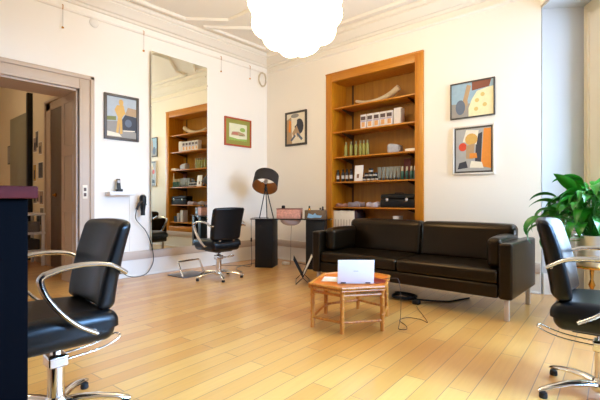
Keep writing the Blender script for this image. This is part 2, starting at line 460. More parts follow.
# ------------------------------------------------------------------ bookcase
t = thing('bookcase', 'tall orange oak bookcase built into the back wall niche', 'bookcase', ((BX0 + BX1) / 2, YB, BZ0))
ox, oz = (BX0 + BX1) / 2, BZ0
hw = (BX1 - BX0) / 2; ft = .118
f = MB(); f.box(-hw, -hw + ft, -.03, .02, 0, BZ1 - oz, .004); f.build('side_casing', OAKZ, t)
f = MB(); f.box(hw - ft, hw, -.03, .02, 0, BZ1 - oz, .004); f.build('side_casing', OAKZ, t)
f = MB(); f.box(-hw + ft, hw - ft, -.03, .02, BZ1 - oz - .135, BZ1 - oz, .004); f.box(-hw - .004, hw + .004, -.036, .0, BZ1 - oz - .02, BZ1 - oz + .004, .003); f.build('top_casing', OAKX, t)
f = MB(); f.box(-hw + ft, hw - ft, -.03, .02, 0, .11, .004); f.build('bottom_casing', OAKX, t)
IN = hw - ft
DP = .36
f = MB(); f.box(-IN - .018, -IN, .02, DP, .1, BZ1 - oz - .12); f.box(IN, IN + .018, .02, DP, .1, BZ1 - oz - .12); f.box(-IN, IN, .02, DP, BZ1 - oz - .138, BZ1 - oz - .12); f.build('side_panel', OAKZ, t)
f = MB(); f.box(-IN - .018, IN + .018, DP, DP + .015, .1, BZ1 - oz - .12); f.build('back_panel', OAKB, t)
for x in (-IN + .14, IN - .14):
    f = MB(); f.box(x - .014, x + .014, DP - .014, DP, .1, BZ1 - oz - .14); f.build('shelf_track', mat('dark_track', (70, 44, 20), .5), t)
SH = [2.492, 2.115, 1.716, 1.329, .935, .545]
for z in SH:
    f = MB(); f.box(-IN + .003, IN - .003, -.005, DP - .016, z - oz - .02, z - oz, .002); sh = f.build('shelf', OAKX, t)
    for x in (-IN + .14, IN - .14):
        b = MB(); Mx = Matrix(((0, 0, 1, 0), (1, 0, 0, 0), (0, 1, 0, 0), (0, 0, 0, 1)))
        b.prism([(DP - .016, -.075), (DP - .016, 0), (.06, 0), (.06, -.012)], x - .006, x + .006, M=Matrix.Translation((0, 0, z - oz - .021)) @ Mx)
        b.build('shelf_bracket', MATS['dark_track'], sh, smooth=0)

def shx(px, y):  # X of pixel column on plane Y=y
    r = (px - 300) / F
    return y * (r * CC - SS) / (r * SS + CC)

def bottle(name, label, cat, body, cap, r, h, ch, group, cr=.6):
    t = thing(name, label, cat, group=group)
    MB().lathe([(0, 0), (r * .9, 0), (r, .004), (r, h * .86), (r * .8, h * .95), (r * .45, h), (0, h)], 12).build('body', body, t)
    MB().lathe([(0, h), (r * cr, h), (r * cr, h + ch * .9), (r * cr * .8, h + ch), (0, h + ch)], 12).build('cap', cap, t)
    return t

# shelf 1 (top): driftwood horn
b = MB(); z = SH[0]
p = bez([(shx(356, 5.3), 5.30, z + .095), (shx(365, 5.3), 5.30, z + .05), (shx(376, 5.3), 5.3, z + .042), (shx(388, 5.3), 5.3, z + .085), (shx(399, 5.3), 5.30, z + .175)], 6)
n = len(p); b.tube(p, [.019 + .028 * (i / (n - 1)) ** .8 for i in range(n)], 10)
o = b.build('animal_horn', HORN)
tag(o, 'long curved grey brown horn lying on the top bookcase shelf', 'horn')
bb = min((o.matrix_world @ v.co).z for v in o.data.vertices)
for v in o.data.vertices: v.co.z += z - bb + .0005

# shelf 2: picture boxes
LAV = mat('lavender_card', (168, 160, 188), .6); 
boxm = mat('white_card_box', (222, 216, 214), .6); capm = mat('dark_print', (92, 74, 72), .6); orm = mat('orange_print', (214, 160, 104), .6)
bx = thing('product_box', 'first white product box in the row on the second shelf, at the left end', 'box', group='product boxes on the second shelf')
m = MB(); m.box(-.062, .062, -.05, .05, 0, .215, .003); m.build('carton', boxm, bx)
m = MB(); m.use(capm).box(-.05, .05, -.0515, -.0502, .13, .185); m.use(orm).box(-.035, .035, -.0515, -.0502, .03, .10); m.use(LAV).box(-.056, .056, -.0512, -.05, .105, .122); m.build('printed_front', None, bx, smooth=0)
ordn = ['first', 'second', 'third', 'fourth', 'fifth', 'sixth', 'seventh', 'eighth', 'ninth', 'tenth', 'eleventh']
xs2 = [shx(p_, 5.25) for p_ in (365, 371.5, 378, 384.5, 391)]
for i, x in enumerate(xs2):
    lab = ['white product box at the left end of the second shelf row', 'second white product box from the left on the second shelf', 'middle white product box of five on the second shelf', 'fourth white product box from the left on the second shelf', 'fifth white product box, the last before the plain carton'][i]
    if i == 0: bx.location = (x, 5.25, SH[1]); bx['label'] = lab; bx.scale = (.8, 1, 1)
    else: clone(bx, (x, 5.25, SH[1]), 0, lab)
m = MB(); m.box(-.055, .055, -.06, .06, 0, .235, .003)
tag(m.build('carton', boxm, None, loc=(xs2[-1] + .125, 5.26, SH[1])), 'plain pale carton at the right end of the product boxes', 'box')

# shelf 3: green bottles, grey bag, folded cloths
GRN = mat('pale_green_liquid', (150, 148, 72), .25); GRNC = mat('grey_green_cap', (120, 110, 70), .4)
gb = bottle('shampoo_bottle', '', 'bottle', GRN, GRNC, .026, .19, .045, 'green bottles on the third shelf')
pxs = (346, 351, 356, 360.5, 364, 367.5)
names = ['pale green bottle at the left end of the row', 'second pale green bottle from the left on the third shelf', 'third pale green bottle from the left on the third shelf', 'fourth pale green bottle from the left on the third shelf', 'fifth pale green bottle from the left on the third shelf', 'pale green bottle at the right end of the row']
for i, px in enumerate(pxs):
    L = (shx(px, 5.24), 5.24, SH[2])
    if i == 0: gb.location = L; gb['label'] = names[0]
    else: clone(gb, L, 0, names[i])
m = MB(); m.soft(0, 0, .06, .10, .07, .06, .035, (0, 0, .015), 3, 5, warp=lambda x, y, z: (x, y, z * (1.25 - 2.5 * (x + .1)) if z > 0 else z))
tag(m.build('toiletry_bag', IVORY, None, loc=(shx(395, 5.27), 5.27, SH[2])), 'crumpled grey blue bag lying on the third shelf', 'bag')
m = MB(); m.soft(0, 0, .018, .075, .06, .018, .012, (0, 0, .006), 3, 4)
tag(m.build('folded_cloth', PAPER, None, loc=(shx(411, 5.2), 5.22, SH[2])), 'small white folded cloth at the right end of the third shelf', 'cloth')

# shelf 4: dark bottles, card, jars, tubes, teal bottles
DK = mat('black_bottle', (26, 24, 26), .3); LB = mat('pale_bottle_label', (196, 190, 184), .5)
db = bottle('styling_bottle', '', 'bottle', DK, BLACK, .026, .155, .04, 'black bottles on the fourth shelf')
MB().lathe([(.0266, .045), (.0266, .10)], 12).build('label_band', LB, db)
for i, px in enumerate((338, 343, 347, 351)):
    L = (shx(px, 5.22), 5.22, SH[3]); lab = ['black bottle with pale band at the left end of the fourth shelf', 'second black banded bottle from the left on the fourth shelf', 'third black banded bottle from the left on the fourth shelf', 'black banded bottle next to the white display card'][i]
    if i == 0: db.location = L; db['label'] = lab
    else: clone(db, L, 0, lab)
t = thing('display_card', 'white display card leaning between black bottles and black jars', 'card', (shx(358.3, 5.2), 5.2, SH[3]))
m = MB(); m.box(-.075, .075, -.004, .004, 0, .245, .002, M=Matrix.Rotation(R(-7), 4, 'X')); m.build('card', WHITE, t)
m = MB(); m.box(-.03, .01, -.0055, -.004, .05, .11, M=Matrix.Rotation(R(-7), 4, 'X')); m.build('printed_motif', mat('brown_print', (140, 110, 90), .6), t, smooth=0)
jr = thing('wax_jar', '', 'jar', group='black jars stacked on the fourth shelf')
MB().lathe([(0, 0), (.031, 0), (.033, .004), (.033, .042), (0, .042)], 14).build('body', DK, jr)
MB().lathe([(0, .0425), (.034, .0425), (.034, .058), (.032, .061), (0, .061)], 14).build('lid', BLACK, jr)
MB().lathe([(.0336, .012), (.0336, .032)], 14).build('label_band', LB, jr)
xj = shx(371, 5.22); k = 0
rows = [('bottom', [-.108, -.036, .036, .108]), ('middle', [-.072, 0, .072]), ('top', [0.0])]
pos = {'bottom': ['left end', 'left of middle', 'right of middle', 'right end'], 'middle': ['left', 'centre', 'right'], 'top': ['peak']}
for ri, (rn, offs) in enumerate(rows):
    for oi, dx in enumerate(offs):
        L = (xj + dx, 5.22, SH[3] + ri * .0615); lab = 'black wax jar, %s of the %s row in the jar stack' % (pos[rn][oi], rn)
        if k == 0: jr.location = L; jr['label'] = lab
        else: clone(jr, L, 0, lab)
        k += 1
TUB = mat('grey_tube', (120, 122, 116), .3); TUBD = mat('dark_tube_cap', (60, 58, 56), .4)
tb = thing('cream_tube', '', 'tube', group='grey tubes on the fourth shelf')
def tubemesh():
    m = MB(); rings = []
    for i in range(7):
        t_ = i / 6; a = .026 + .006 * t_; b_ = .024 * (1 - t_) + .002
        rings.append([m.bm.verts.new((a * math.cos(q * math.pi / 6), b_ * math.sin(q * math.pi / 6), .035 + .16 * t_)) for q in range(12)])
    for i in range(6):
        for q in range(12): m.bm.faces.new((rings[i][q], rings[i][(q + 1) % 12], rings[i + 1][(q + 1) % 12], rings[i + 1][q]))
    m.bm.faces.new(rings[0]); m.bm.faces.new(rings[-1]); return m
tubemesh().build('body', TUB, tb)
MB().lathe([(0, 0), (.022, 0), (.024, .034), (0, .034)], 12).build('cap', TUBD, tb)
for i, px in enumerate((379.5, 383.5, 387.5, 391, 394.5, 398.5)):
    L = (shx(px, 5.22), 5.22, SH[3]); lab = ['grey cap-down tube next to the black jars', 'second grey tube from the jar stack', 'third grey tube from the jar stack', 'fourth grey tube from the jar stack', 'fifth grey tube from the jar stack', 'grey tube next to the teal bottles'][i]
    if i == 0: tb.location = L; tb['label'] = lab
    else: clone(tb, L, 0, lab)
TEAL = mat('teal_bottle', (58, 100, 92), .3); WCAP = mat('white_cap', (214, 206, 190), .4)
te = bottle('spray_bottle', '', 'bottle', TEAL, WCAP, .024, .125, .06, 'teal bottles on the fourth shelf')
for i, px in enumerate((402.5, 407, 411.5, 415)):
    L = (shx(px, 5.22), 5.22, SH[3]); lab = ['teal bottle with white cap beside the grey tubes', 'second teal white-capped bottle from the tubes', 'third teal white-capped bottle from the tubes', 'teal white-capped bottle nearest the right casing'][i]
    if i == 0: te.location = L; te['label'] = lab
    else: clone(te, L, 0, lab)
t = bottle('tall_bottle', 'tallest pale bottle in the right corner of the fourth shelf', 'bottle', mat('cream_bottle', (208, 196, 160), .4), WCAP, .02, .27, .05, None); t.location = (shx(417.7, 5.24), 5.24, SH[3])
m = MB(); m.box(-.05, .05, -.01, .01, 0, .31, .002); tag(m.build('upright_box', mat('maroon_card', (110, 44, 34), .5), None, loc=(shx(407.5, 5.38), 5.38, SH[3])), 'thin maroon box standing behind the teal bottles', 'box')

# shelf 5: toolbox, crumpled towels, small bottle
t = thing('tool_case', 'large black lidded case on the fifth shelf', 'case', (shx(399.5, 5.24), 5.26, SH[4]))
MB().soft(0, 0, .06, .27, .10, .06, .02, (0, 0, 0), 2, 2).build('body', BLACK, t)
MB().soft(0, 0, .155, .268, .098, .034, .022, (0, 0, .01), 2, 3).build('lid', BLACK, t)
m = MB(); m.tube([(-.07, -.03, .188), (-.06, -.03, .208), (.06, -.03, .208), (.07, -.03, .188)], .007, 6); m.build('handle', BLACK, t)
for x in (-.15, .15): MB().box(x - .02, x + .02, -.108, -.1, .09, .135, .002).build('latch', CHROME, t)
bsm = bottle('small_bottle', 'small grey bottle between the black case and right casing', 'bottle', TUB, BLACK, .02, .13, .03, None); bsm.location = (shx(417, 5.22), 5.22, SH[4])
def crumple(name, label, cat, x, y, z, hx, hy, hz, m, sd):
    rnd = random.Random(sd); ph = [rnd.uniform(0, 6) for _ in range(6)]
    q = MB(); q.soft(0, 0, hz, hx, hy, hz, hz * .7, (0, 0, hz * .2), 3, 10, warp=lambda a, b, c: (a + .01 * math.sin(40 * b + ph[0]), b + .01 * math.sin(35 * a + ph[1]), c if c < 0 else c * (1 + .45 * math.sin(38 * a + ph[2]) * math.cos(31 * b + ph[3]))))
    return tag(q.build(name, m, None, loc=(x, y, z)), label, cat)
PINKC = mat('dusty_pink_cloth', (150, 112, 104), .8, var=.2, scale=30); GREYC = mat('grey_cloth', (140, 130, 138), .8, var=.2, scale=30)
crumple('crumpled_towel', 'dusty pink crumpled towel at the left of the fifth shelf', 'towel', shx(344, 5.25), 5.25, SH[4], .11, .07, .022, PINKC, 1)
crumple('crumpled_towel', 'grey crumpled towel in the left middle of the fifth shelf', 'towel', shx(356, 5.25), 5.25, SH[4], .12, .08, .033, GREYC, 2)
crumple('crumpled_towel', 'pale lilac crumpled cloth beside the black case', 'towel', shx(375, 5.25), 5.23, SH[4], .10, .07, .032, mat('lilac_cloth', (178, 166, 176), .8, var=.15, scale=30), 3)

# shelf 6: white magazine files; small boxes at the right end (seen in the mirror)
mf = thing('magazine_file', '', 'binder', group='white magazine files on the lowest shelf')
m = MB(); m.box(-.0255, .0255, -.10, .12, 0, .335, .002); m.build('sleeve', PAPER, mf)
m = MB(); m.box(-.012, .012, -.1012, -.1001, .06, .2); m.build('spine_label', mat('faint_spine_print', (206, 196, 186), .7), mf, smooth=0)
x0 = shx(334.5, 5.24) + .02
for i in range(8):
    L = (x0 + i * .0535, 5.27, SH[5]); lab = 'white magazine file at the left end of the lowest shelf row' if i == 0 else ('white magazine file at the right end, next to the purple book' if i == 7 else '%s white magazine file from the left on the lowest shelf' % ordn[i])
    if i == 0: mf.location = L; mf['label'] = lab
    else:
        c = clone(mf, L, 0, lab); c.scale = (1, 1, 1 - .02 * (i % 3))
for i, (wd, hh, cc, lb) in enumerate([(.03, .34, (58, 36, 52), 'dark purple book next to the white magazine files'), (.028, .30, (40, 34, 44), 'slim black book beside the dark purple one')]):
    m = MB(); m.box(-wd / 2, wd / 2, -.09, .11, 0, hh, .002)
    tag(m.build('book', mat('book_cover_%d' % i, cc, .5), None, loc=(x0 + 8 * .0535 + i * .031 - .006, 5.27, SH[5])), lb, 'book')
for i, (px, wd, hh, cc, lb) in enumerate([(398, .09, .27, (210, 208, 214), 'tall white box on the lowest shelf seen in the mirror'), (406, .07, .20, (190, 196, 214), 'pale blue box beside the tall white one on the lowest shelf'), (413, .08, .13, (70, 90, 120), 'low dark blue box at the right of the lowest shelf')]):
    m = MB(); m.box(-wd / 2, wd / 2, -.07, .07, 0, hh, .003)
    tag(m.build('storage_box', mat('storage_card_%d' % i, cc, .6), None, loc=(shx(px, 5.28), 5.28, SH[5])), lb, 'box')

# ------------------------------------------------------------------ mirror (hung slightly askew)
my = (2.866 + 3.823) / 2; hwm = (3.823 - 2.866) / 2
t = thing('wall_mirror', 'tall frameless mirror on the left wall above the skirting', 'mirror', (XL + .034, my, .3475)); t.rotation_euler.z = R(2.1)
m = MB(); m.use(MIRROR).box(-.004, .004, -hwm, hwm, 0, 2.785); m.build('mirror_glass', None, t, smooth=0)
for (y, z) in ((hwm - .03, 2.64), (hwm + .006, 2.5), (-hwm - .006, 2.0), (hwm + .006, .4), (-hwm - .006, .4)):
    MB().lathe([(0, 0), (.011, 0), (.011, .006), (.006, .01), (0, .01)], 10, M=Matrix.Rotation(R(90), 4, 'Y')).build('clip', CHROME, t, loc=(.0, y, z))

# ------------------------------------------------------------------ framed pictures
def picture(name, label, wall, a0, a1, z0, z1, fm, fw, mattm, shapes, depth=.025, matw=0.0):
    """wall 'L': a = Y range; 'B': a = X range. shapes: (material, polygon in 0..1)"""
    wd, hh = a1 - a0, z1 - z0
    if wall == 'L': t = thing(name, label, 'picture', (XL, (a0 + a1) / 2, z0), R(90))
    else: t = thing(name, label, 'picture', ((a0 + a1) / 2, YB, z0), 0)
    f = MB(); y0 = -depth
    f.box(-wd / 2, -wd / 2 + fw, y0, 0, 0, hh, .003); f.box(wd / 2 - fw, wd / 2, y0, 0, 0, hh, .003); f.box(-wd / 2 + fw, wd / 2 - fw, y0, 0, 0, fw, .003); f.box(-wd / 2 + fw, wd / 2 - fw, y0, 0, hh - fw, hh, .003)
    f.build('frame', fm, t)
    iw, ih = wd - 2 * fw, hh - 2 * fw
    if matw:
        m = MB(); m.box(-iw / 2, iw / 2, -.012, -.004, fw, hh - fw); m.build('mount', mattm, t, smooth=0)
    pw, ph = iw - 2 * matw, ih - 2 * matw
    m = MB(); m.use(shapes[0][0]).box(-pw / 2, pw / 2, -.0135, -.006, fw + matw, fw + matw + ph)
    for i, (mm, poly) in enumerate(shapes[1:]):
        y = -.0137 - .00012 * i
        m.use(mm).quad([(-pw / 2 + u * pw, y, fw + matw + v * ph) for u, v in poly])
    m.build('print', None, t, smooth=0)
    return t
def el(cx, cy, rx, ry, n=14, rot=0):
    out = []
    for i in range(n):
        a = 2 * math.pi * i / n; x, y = rx * math.cos(a), ry * math.sin(a); out.append((min(1, max(0, cx + x * math.cos(rot) - y * math.sin(rot))), min(1, max(0, cy + x * math.sin(rot) + y * math.cos(rot)))))
    return out
def pm(n, *c): return mat('ink_' + n, c, .55, var=.12, scale=25)
SKY, MUST, INK, CRM, ORG, RED, GRNP, OLV, SLT, GRYP, TAN = pm('sky', 176, 184, 190), pm('mustard', 212, 166, 84), pm('ink', 52, 54, 64), pm('cream', 232, 222, 200), pm('orange', 226, 138, 48), pm('red', 214, 70, 40), pm('green', 150, 178, 84), pm('olive', 120, 124, 60), pm('slate', 92, 104, 122), pm('grey', 150, 144, 136), pm('tan', 180, 148, 110)
FR1 = mat('dark_grey_frame', (74, 62, 52), .4)
picture('framed_picture', 'dark framed picture of a yellow figure beside a car, between doorway and mirror', 'L', 2.235, 2.70, 1.838, 2.437, FR1, .035, None, [
    (SKY,), (GRYP, [(0, 0), (1, 0), (1, .45), (0, .38)]), (OLV, [(0, .40), (.3, .42), (.3, .52), (0, .5)]), (INK, [(.5, .2), (1, .16), (1, .55), (.62, .6), (.5, .45)]), (TAN, [(.6, .58), (1, .56), (1, .76), (.7, .78)]), (SLT, el(.72, .38, .12, .1)),
    (MUST, [(.3, .12), (.36, .5), (.25, .68), (.33, .8), (.55, .82), (.62, .62), (.5, .5), (.52, .1), (.43, .08), (.42, .35), (.38, .1)]), (MUST, el(.47, .88, .08, .08)), (CRM, [(.0, .02), (.5, .02), (.4, .1), (0, .14)]), (CRM, [(.55, .16), (.95, .18), (.95, .21), (.55, .19)])])
FR2 = mat('red_brown_frame', (176, 74, 34), .4); MT2 = mat('green_gold_mount', (150, 146, 62), .6)
picture('framed_picture', 'red brown framed watercolour with a green mount, right of the mirror', 'L', 4.17, 4.75, 1.952, 2.43, FR2, .028, MT2, [
    (pm('pale_wash', 226, 222, 190),), (GRNP, [(0, 0), (1, 0), (1, .14), (.5, .1), (0, .18)]), (GRNP, el(.75, .68, .16, .13)), (TAN, [(.1, .3), (.9, .32), (.85, .46), (.5, .55), (.15, .5)]), (pm('pinkish', 190, 120, 100), [(.15, .36), (.5, .34), (.48, .48), (.2, .5)]), (OLV, [(.55, .3), (.8, .3), (.78, .36), (.56, .35)])], matw=.07)
FR3 = mat('charcoal_wood_frame', (66, 58, 48), .4)
picture('framed_picture', 'dark framed print of a seated figure, between corner and bookcase', 'B', -4.885, -4.395, 1.975, 2.56, FR3, .035, None, [
    (CRM,), (TAN, [(0, 0), (.3, 0), (.25, .9), (0, .8)]), (INK, el(.68, .55, .24, .26)), (ORG, [(.1, .4), (.22, .38), (.25, .75), (.12, .8)]), (CRM, el(.45, .72, .12, .14)), (GRYP, el(.45, .92, .22, .07)), (TAN, [(.3, .35), (.55, .6), (.75, .25), (.6, .2), (.5, .35), (.4, .2)]), (SLT, [(.2, .12), (.45, .3), (.5, .24), (.28, .08)]), (SLT, [(.8, .08), (.55, .3), (.6, .36), (.88, .14)])])
FR4 = mat('dark_edge_frame', (66, 60, 54), .4)
picture('framed_picture', 'upper framed photograph right of the bookcase, with sky and pale blossoms', 'B', -1.985, -1.452, 2.06, 2.512, FR4, .016, None, [
    (pm('photo_sky', 150, 178, 196),), (GRYP, [(0, 0), (1, 0), (1, .35), (0, .42)]), (TAN, [(.2, .1), (.32, .15), (.48, .9), (.38, .95)]), (SLT, el(.22, .3, .12, .22)), (pm('blossom', 238, 226, 180), [(.42, .0), (1, 0), (1, .8), (.85, .78), (.62, .72), (.5, .5), (.42, .25)]), (pm('brown', 130, 70, 50), [(.5, .75), (.9, .8), (.95, 1), (.5, 1)]), (pm('gold_blossom', 214, 186, 110), el(.62, .45, .05, .06)), (MATS['ink_gold_blossom'], el(.8, .3, .05, .06)), (MATS['ink_gold_blossom'], el(.75, .6, .05, .06)), (MATS['ink_gold_blossom'], el(.6, .2, .05, .06)), (TAN, el(.37, .42, .03, .1))])
t = picture('framed_picture', 'lower framed orange poster with a light surround right of the bookcase', 'B', -1.955, -1.455, 1.36, 1.965, mat('pale_surround_frame', (222, 214, 202), .5), .02, FR4, [
    (pm('poster_grey', 170, 168, 164),), (ORG, [(.72, .1), (1, .05), (1, .98), (.8, .98)]), (INK, [(.55, .15), (.72, .1), (.76, .9), (.6, .85)]), (CRM, [(.2, .7), (.6, .62), (.66, .95), (.3, .98)]), (MUST, el(.45, .75, .18, .14)), (RED, el(.2, .58, .12, .1)), (TAN, [(.3, .3), (.5, .28), (.55, .65), (.3, .6)]), (ORG, [(.4, .3), (.62, .3), (.6, .42), (.4, .42)]), (CRM, [(.4, .08), (.8, .06), (.75, .2), (.45, .24)]), (INK, [(.05, .05), (.35, .08), (.3, .24), (.1, .2)])], matw=.022)

# wires hanging from the rail
for i, (y, z1, ln, lb) in enumerate([(1.748, 3.345, .25, 'thin picture wire with hook above the doorway'), (2.765, 3.345, .25, 'thin picture wire with hook just left of the mirror top'), (4.09, 3.345, .22, 'thin picture wire with hook right of the mirror top'), (4.713, 3.345, .20, 'thin picture wire with hook nearest the room corner')]):
    t = thing('picture_wire', lb, 'wire', (XL, y, z1 - ln), group='wires hanging from the picture rail')
    MB().tube([(.03, 0, 0.02), (.03, 0, ln)], .0022, 6).build('wire', mat('grey_wire', (150, 138, 120), .5), t)
    MB().lathe([(0, 0), (.012, .004), (.014, .018), (.006, .026), (0, .026)], 10).build('hook', BRASS, t, loc=(.026, 0, 0))
    m = MB(); m.tube([(.03, 0, ln - .02), (.036, 0, ln + .03), (.01, 0, ln + .045)], .005, 6); m.build('rail_clip', BRASS, t)
m = MB(); m.lathe([(0, .014), (.04, .014), (.055, .008), (.06, 0), (0, 0)], 20, M=Matrix.Rotation(R(90), 4, 'Y'))
tag(m.build('cover_disc', TRIM, None, loc=(XL, 2.116, 3.29)), 'round white junction cover on the wall under the cornice', 'cover')
m = MB(); pts = []
for i in range(90): a = i / 90 * 6 * math.pi; pts.append((.05 + .012 * math.sin(i * .37), .085 * math.cos(a) * (1 + .08 * math.sin(i * .21)), .12 * math.sin(a) - .0 + .01 * math.sin(i * .5)))
m.tube(pts, .007, 6)
m.tube([(0, 0, .12), (.05, 0, .13), (.06, 0, .10)], .008, 6)
tag(m.build('cable_coil', mat('ivory_cable', (206, 190, 160), .5), None, loc=(XL + .002, YB - .16, 3.20)), 'ivory cable coiled on a hook high in the room corner', 'cable')

# light switch, phone shelf, phone
t = thing('light_switch', 'narrow switch plate on the door casing with two dark buttons', 'switch', (XL + .03, D1 + .065, 1.06))
MB().box(0, .008, -.03, .03, 0, .17, .002).build('plate', CASIN, t)
for z in (.03, .095): MB().box(.008, .014, -.015, .015, z, z + .042, .002).build('button', mat('brown_button', (90, 64, 48), .4), t)
t = thing('wall_shelf', 'small white floating shelf between the doorway and hair dryer', 'shelf', (XL, 2.42, 1.108))
MB().box(0, .15, -.165, .165, 0, .045, .003).build('board', WHITE, t)
t = thing('cordless_phone', 'black cordless phone upright in its cradle on the floating shelf', 'phone', (XL + .08, 2.40, 1.153))
MB().soft(0, 0, .018, .035, .038, .018, .01).build('cradle', BLACK, t)
m = MB(); Mt = Matrix.Translation((-.005, 0, .03)) @ Matrix.Rotation(R(-10), 4, 'Y')
m.box(-.011, .011, -.024, .024, 0, .14, .006, M=Mt); ph = m.build('handset', BLACK, t)
m = MB(); m.box(.0112, .0125, -.016, .016, .085, .122, M=Mt); m.build('screen', mat('pale_screen', (190, 190, 196), .3), ph, smooth=0)

# hair dryer in wall holder
t = thing('hair_dryer', 'black hair dryer hanging nozzle down in a wall holder', 'hair dryer', (XL, 2.72, .755))
m = MB(); m.tube([(.0, 0, .23), (.06, 0, .23)], .015, 8); pts = [(.09 + .045 * math.cos(a), .045 * math.sin(a), .23) for a in [i * math.pi / 8 for i in range(16)]]; m.tube(pts + [pts[0]], .007, 6); m.build('holder', BLACK, t)
m = MB(); m.lathe([(0, .36), (.03, .355), (.044, .33), (.046, .27), (.036, .2), (.028, .13), (.03, .08), (.026, .08), (0, .09)], 16, c=(.09, 0, 0)); m.build('barrel', BLACK, t)
m = MB(); m.tube(bez([(.10, .02, .30), (.11, -.03, .27), (.115, -.075, .22), (.115, -.10, .16)]), .017, 8, flat=(1.2, .8)); m.build('handle', BLACK, t)
m = MB(); m.lathe([(.0, .372), (.025, .37), (.03, .361)], 14, c=(.09, 0, 0)); m.build('intake_grille', CHROME, t)
m = MB(); m.tube(bez([(XL + .115, 2.615, .91), (XL + .06, 2.64, .78), (XL + .05, 2.78, .62), (XL + .06, 2.86, .42), (XL + .07, 2.885, .2), (XL + .08, 2.80, .05), (XL + .11, 2.66, .012), (XL + .10, 2.52, .03), (XL + .045, 2.45, .09)], 8), .0055, 6)
tag(m.build('dryer_cord', BLACK), 'thin black dryer cord curving from the wall holder to the skirting socket', 'cord')
m = MB(); m.soft(0, 0, 0, .012, .035, .035, .008); m.soft(.022, 0, 0, .018, .016, .016, .008)
tag(m.build('power_plug', BLACK, None, loc=(XL + .034, 2.45, .10)), 'black plug in the white skirting left of the mirror', 'plug')
m = MB(); m.tube([(XL + .004, 2.575, .35), (XL + .004, 2.575, 1.105)], .004, 6); tag(m.build('wall_cable', TRIM), 'white cable running down the wall from the floating shelf', 'cable')

# hallway furnishings
k = 0
for (x, z, wd, hh, cc) in [(-8.02, 1.86, .13, .26, (150, 130, 120)), (-7.92, 1.92, .1, .3, (100, 92, 84)), (-7.74, 1.80, .13, .22, (170, 148, 120)), (-8.03, 1.36, .12, .3, (190, 150, 70)), (-7.72, 1.40, .16, .28, (70, 70, 74)), (-8.02, .98, .13, .26, (130, 124, 118)), (-7.86, .99, .12, .22, (190, 160, 140)), (-7.68, .96, .14, .24, (160, 132, 110)), (-7.85, .58, .13, .22, (70, 72, 64)), (-7.66, .62, .13, .3, (120, 100, 80))]:
    t = thing('photo_print', '', 'photo', (x, 2.2, z), group='photos stuck on the hallway wall')
    wd *= 1.5
    lbs = ['small brownish photo at the top left of the hallway group', 'tall dark photo at the top centre of the hallway group', 'tan photo at the top right of the hallway group', 'mustard yellow photo on the hallway wall', 'near black photo beside the yellow one in the hallway', 'grey photo in the third row of the hallway group, left', 'pinkish photo in the third row of the hallway group, centre', 'tan photo in the third row of the hallway group, right', 'dark photo in the lowest row of the hallway group', 'brown tall photo in the lowest row beside the hallway door casing']
    t['label'] = lbs[k]
    MB().box(-wd / 2, wd / 2, -.006, 0, 0, hh).build('card', PAPER, t, smooth=0)
    m = MB(); m.use(mat('snap_%d' % k, cc, .5)).box(-wd / 2 + .012, wd / 2 - .012, -.0075, -.006, .012, hh - .012); m.use(INK).box(-wd * .25, wd * .15, -.008, -.0075, hh * .15, hh * .65); m.build('image', None, t, smooth=0); k += 1
for i, (x, z, wd, hh, lb) in enumerate([(-9.62, 1.75, .22, .36, 'black framed picture left of the grey green hallway mirror panel'), (-8.62, .95, .22, .32, 'white edged reflected photo put on the hallway mirror panel, upper'), (-8.6, .55, .2, .28, 'dark reflected photo put low on the hallway mirror panel')]):
    yy = 2.2 if i == 0 else 2.158  # prints on the panel stand in for photos reflected in the mirror
    t = thing('photo_print', lb, 'photo', (x, yy, z))
    MB().box(-wd / 2, wd / 2, -.012, 0, 0, hh).build('card', BLACK if i == 0 else PAPER, t, smooth=0)
    MB().box(-wd / 2 + .02, wd / 2 - .02, -.014, -.012, .02, hh - .02).build('image', SLT if i else GRYP, t, smooth=0)
t = thing('console_rack', 'white open rack on legs against the hallway wall', 'rack', (-7.62, 1.98, 0))
for x in (-.27, .27):
    for y in (-.14, .14): MB().box(x - .02, x + .02, y - .02, y + .02, 0, .8, .003).build('leg', WHITE, t)
for z in (.22, .50, .80): MB().box(-.3, .3, -.17, .17, z, z + .035, .004).build('shelf', WHITE, t)
for z, cc, lb in ((.255, (60, 50, 46), 'dark box on the lowest shelf of the white hallway rack'), (.535, (120, 110, 104), 'grey box on the middle shelf of the white hallway rack')):
    m = MB(); m.box(-.2, .2, -.12, .12, 0, .16, .01); tag(m.build('storage_box', mat('rack_box_%d' % int(z * 100), cc, .6), None, loc=(-7.62, 1.98, z)), lb, 'box')
t = thing('added_hall_lamp', 'added round globe lamp lighting the hallway from out of view', 'lamp', (-8.3, .6, 3.4))  # glowing globe added out of view to brighten the hallway
MB().lathe([(0, -.2), (.1, -.18), (.17, -.1), (.17, -.05), (.08, -.02), (0, -.02)], 20).build('globe', emit('hall_glow', (1, .82, .58), 55), t)
MB().lathe([(0, -.02), (.09, -.02), (.09, 0), (0, 0)], 20).build('base', WHITE, t)

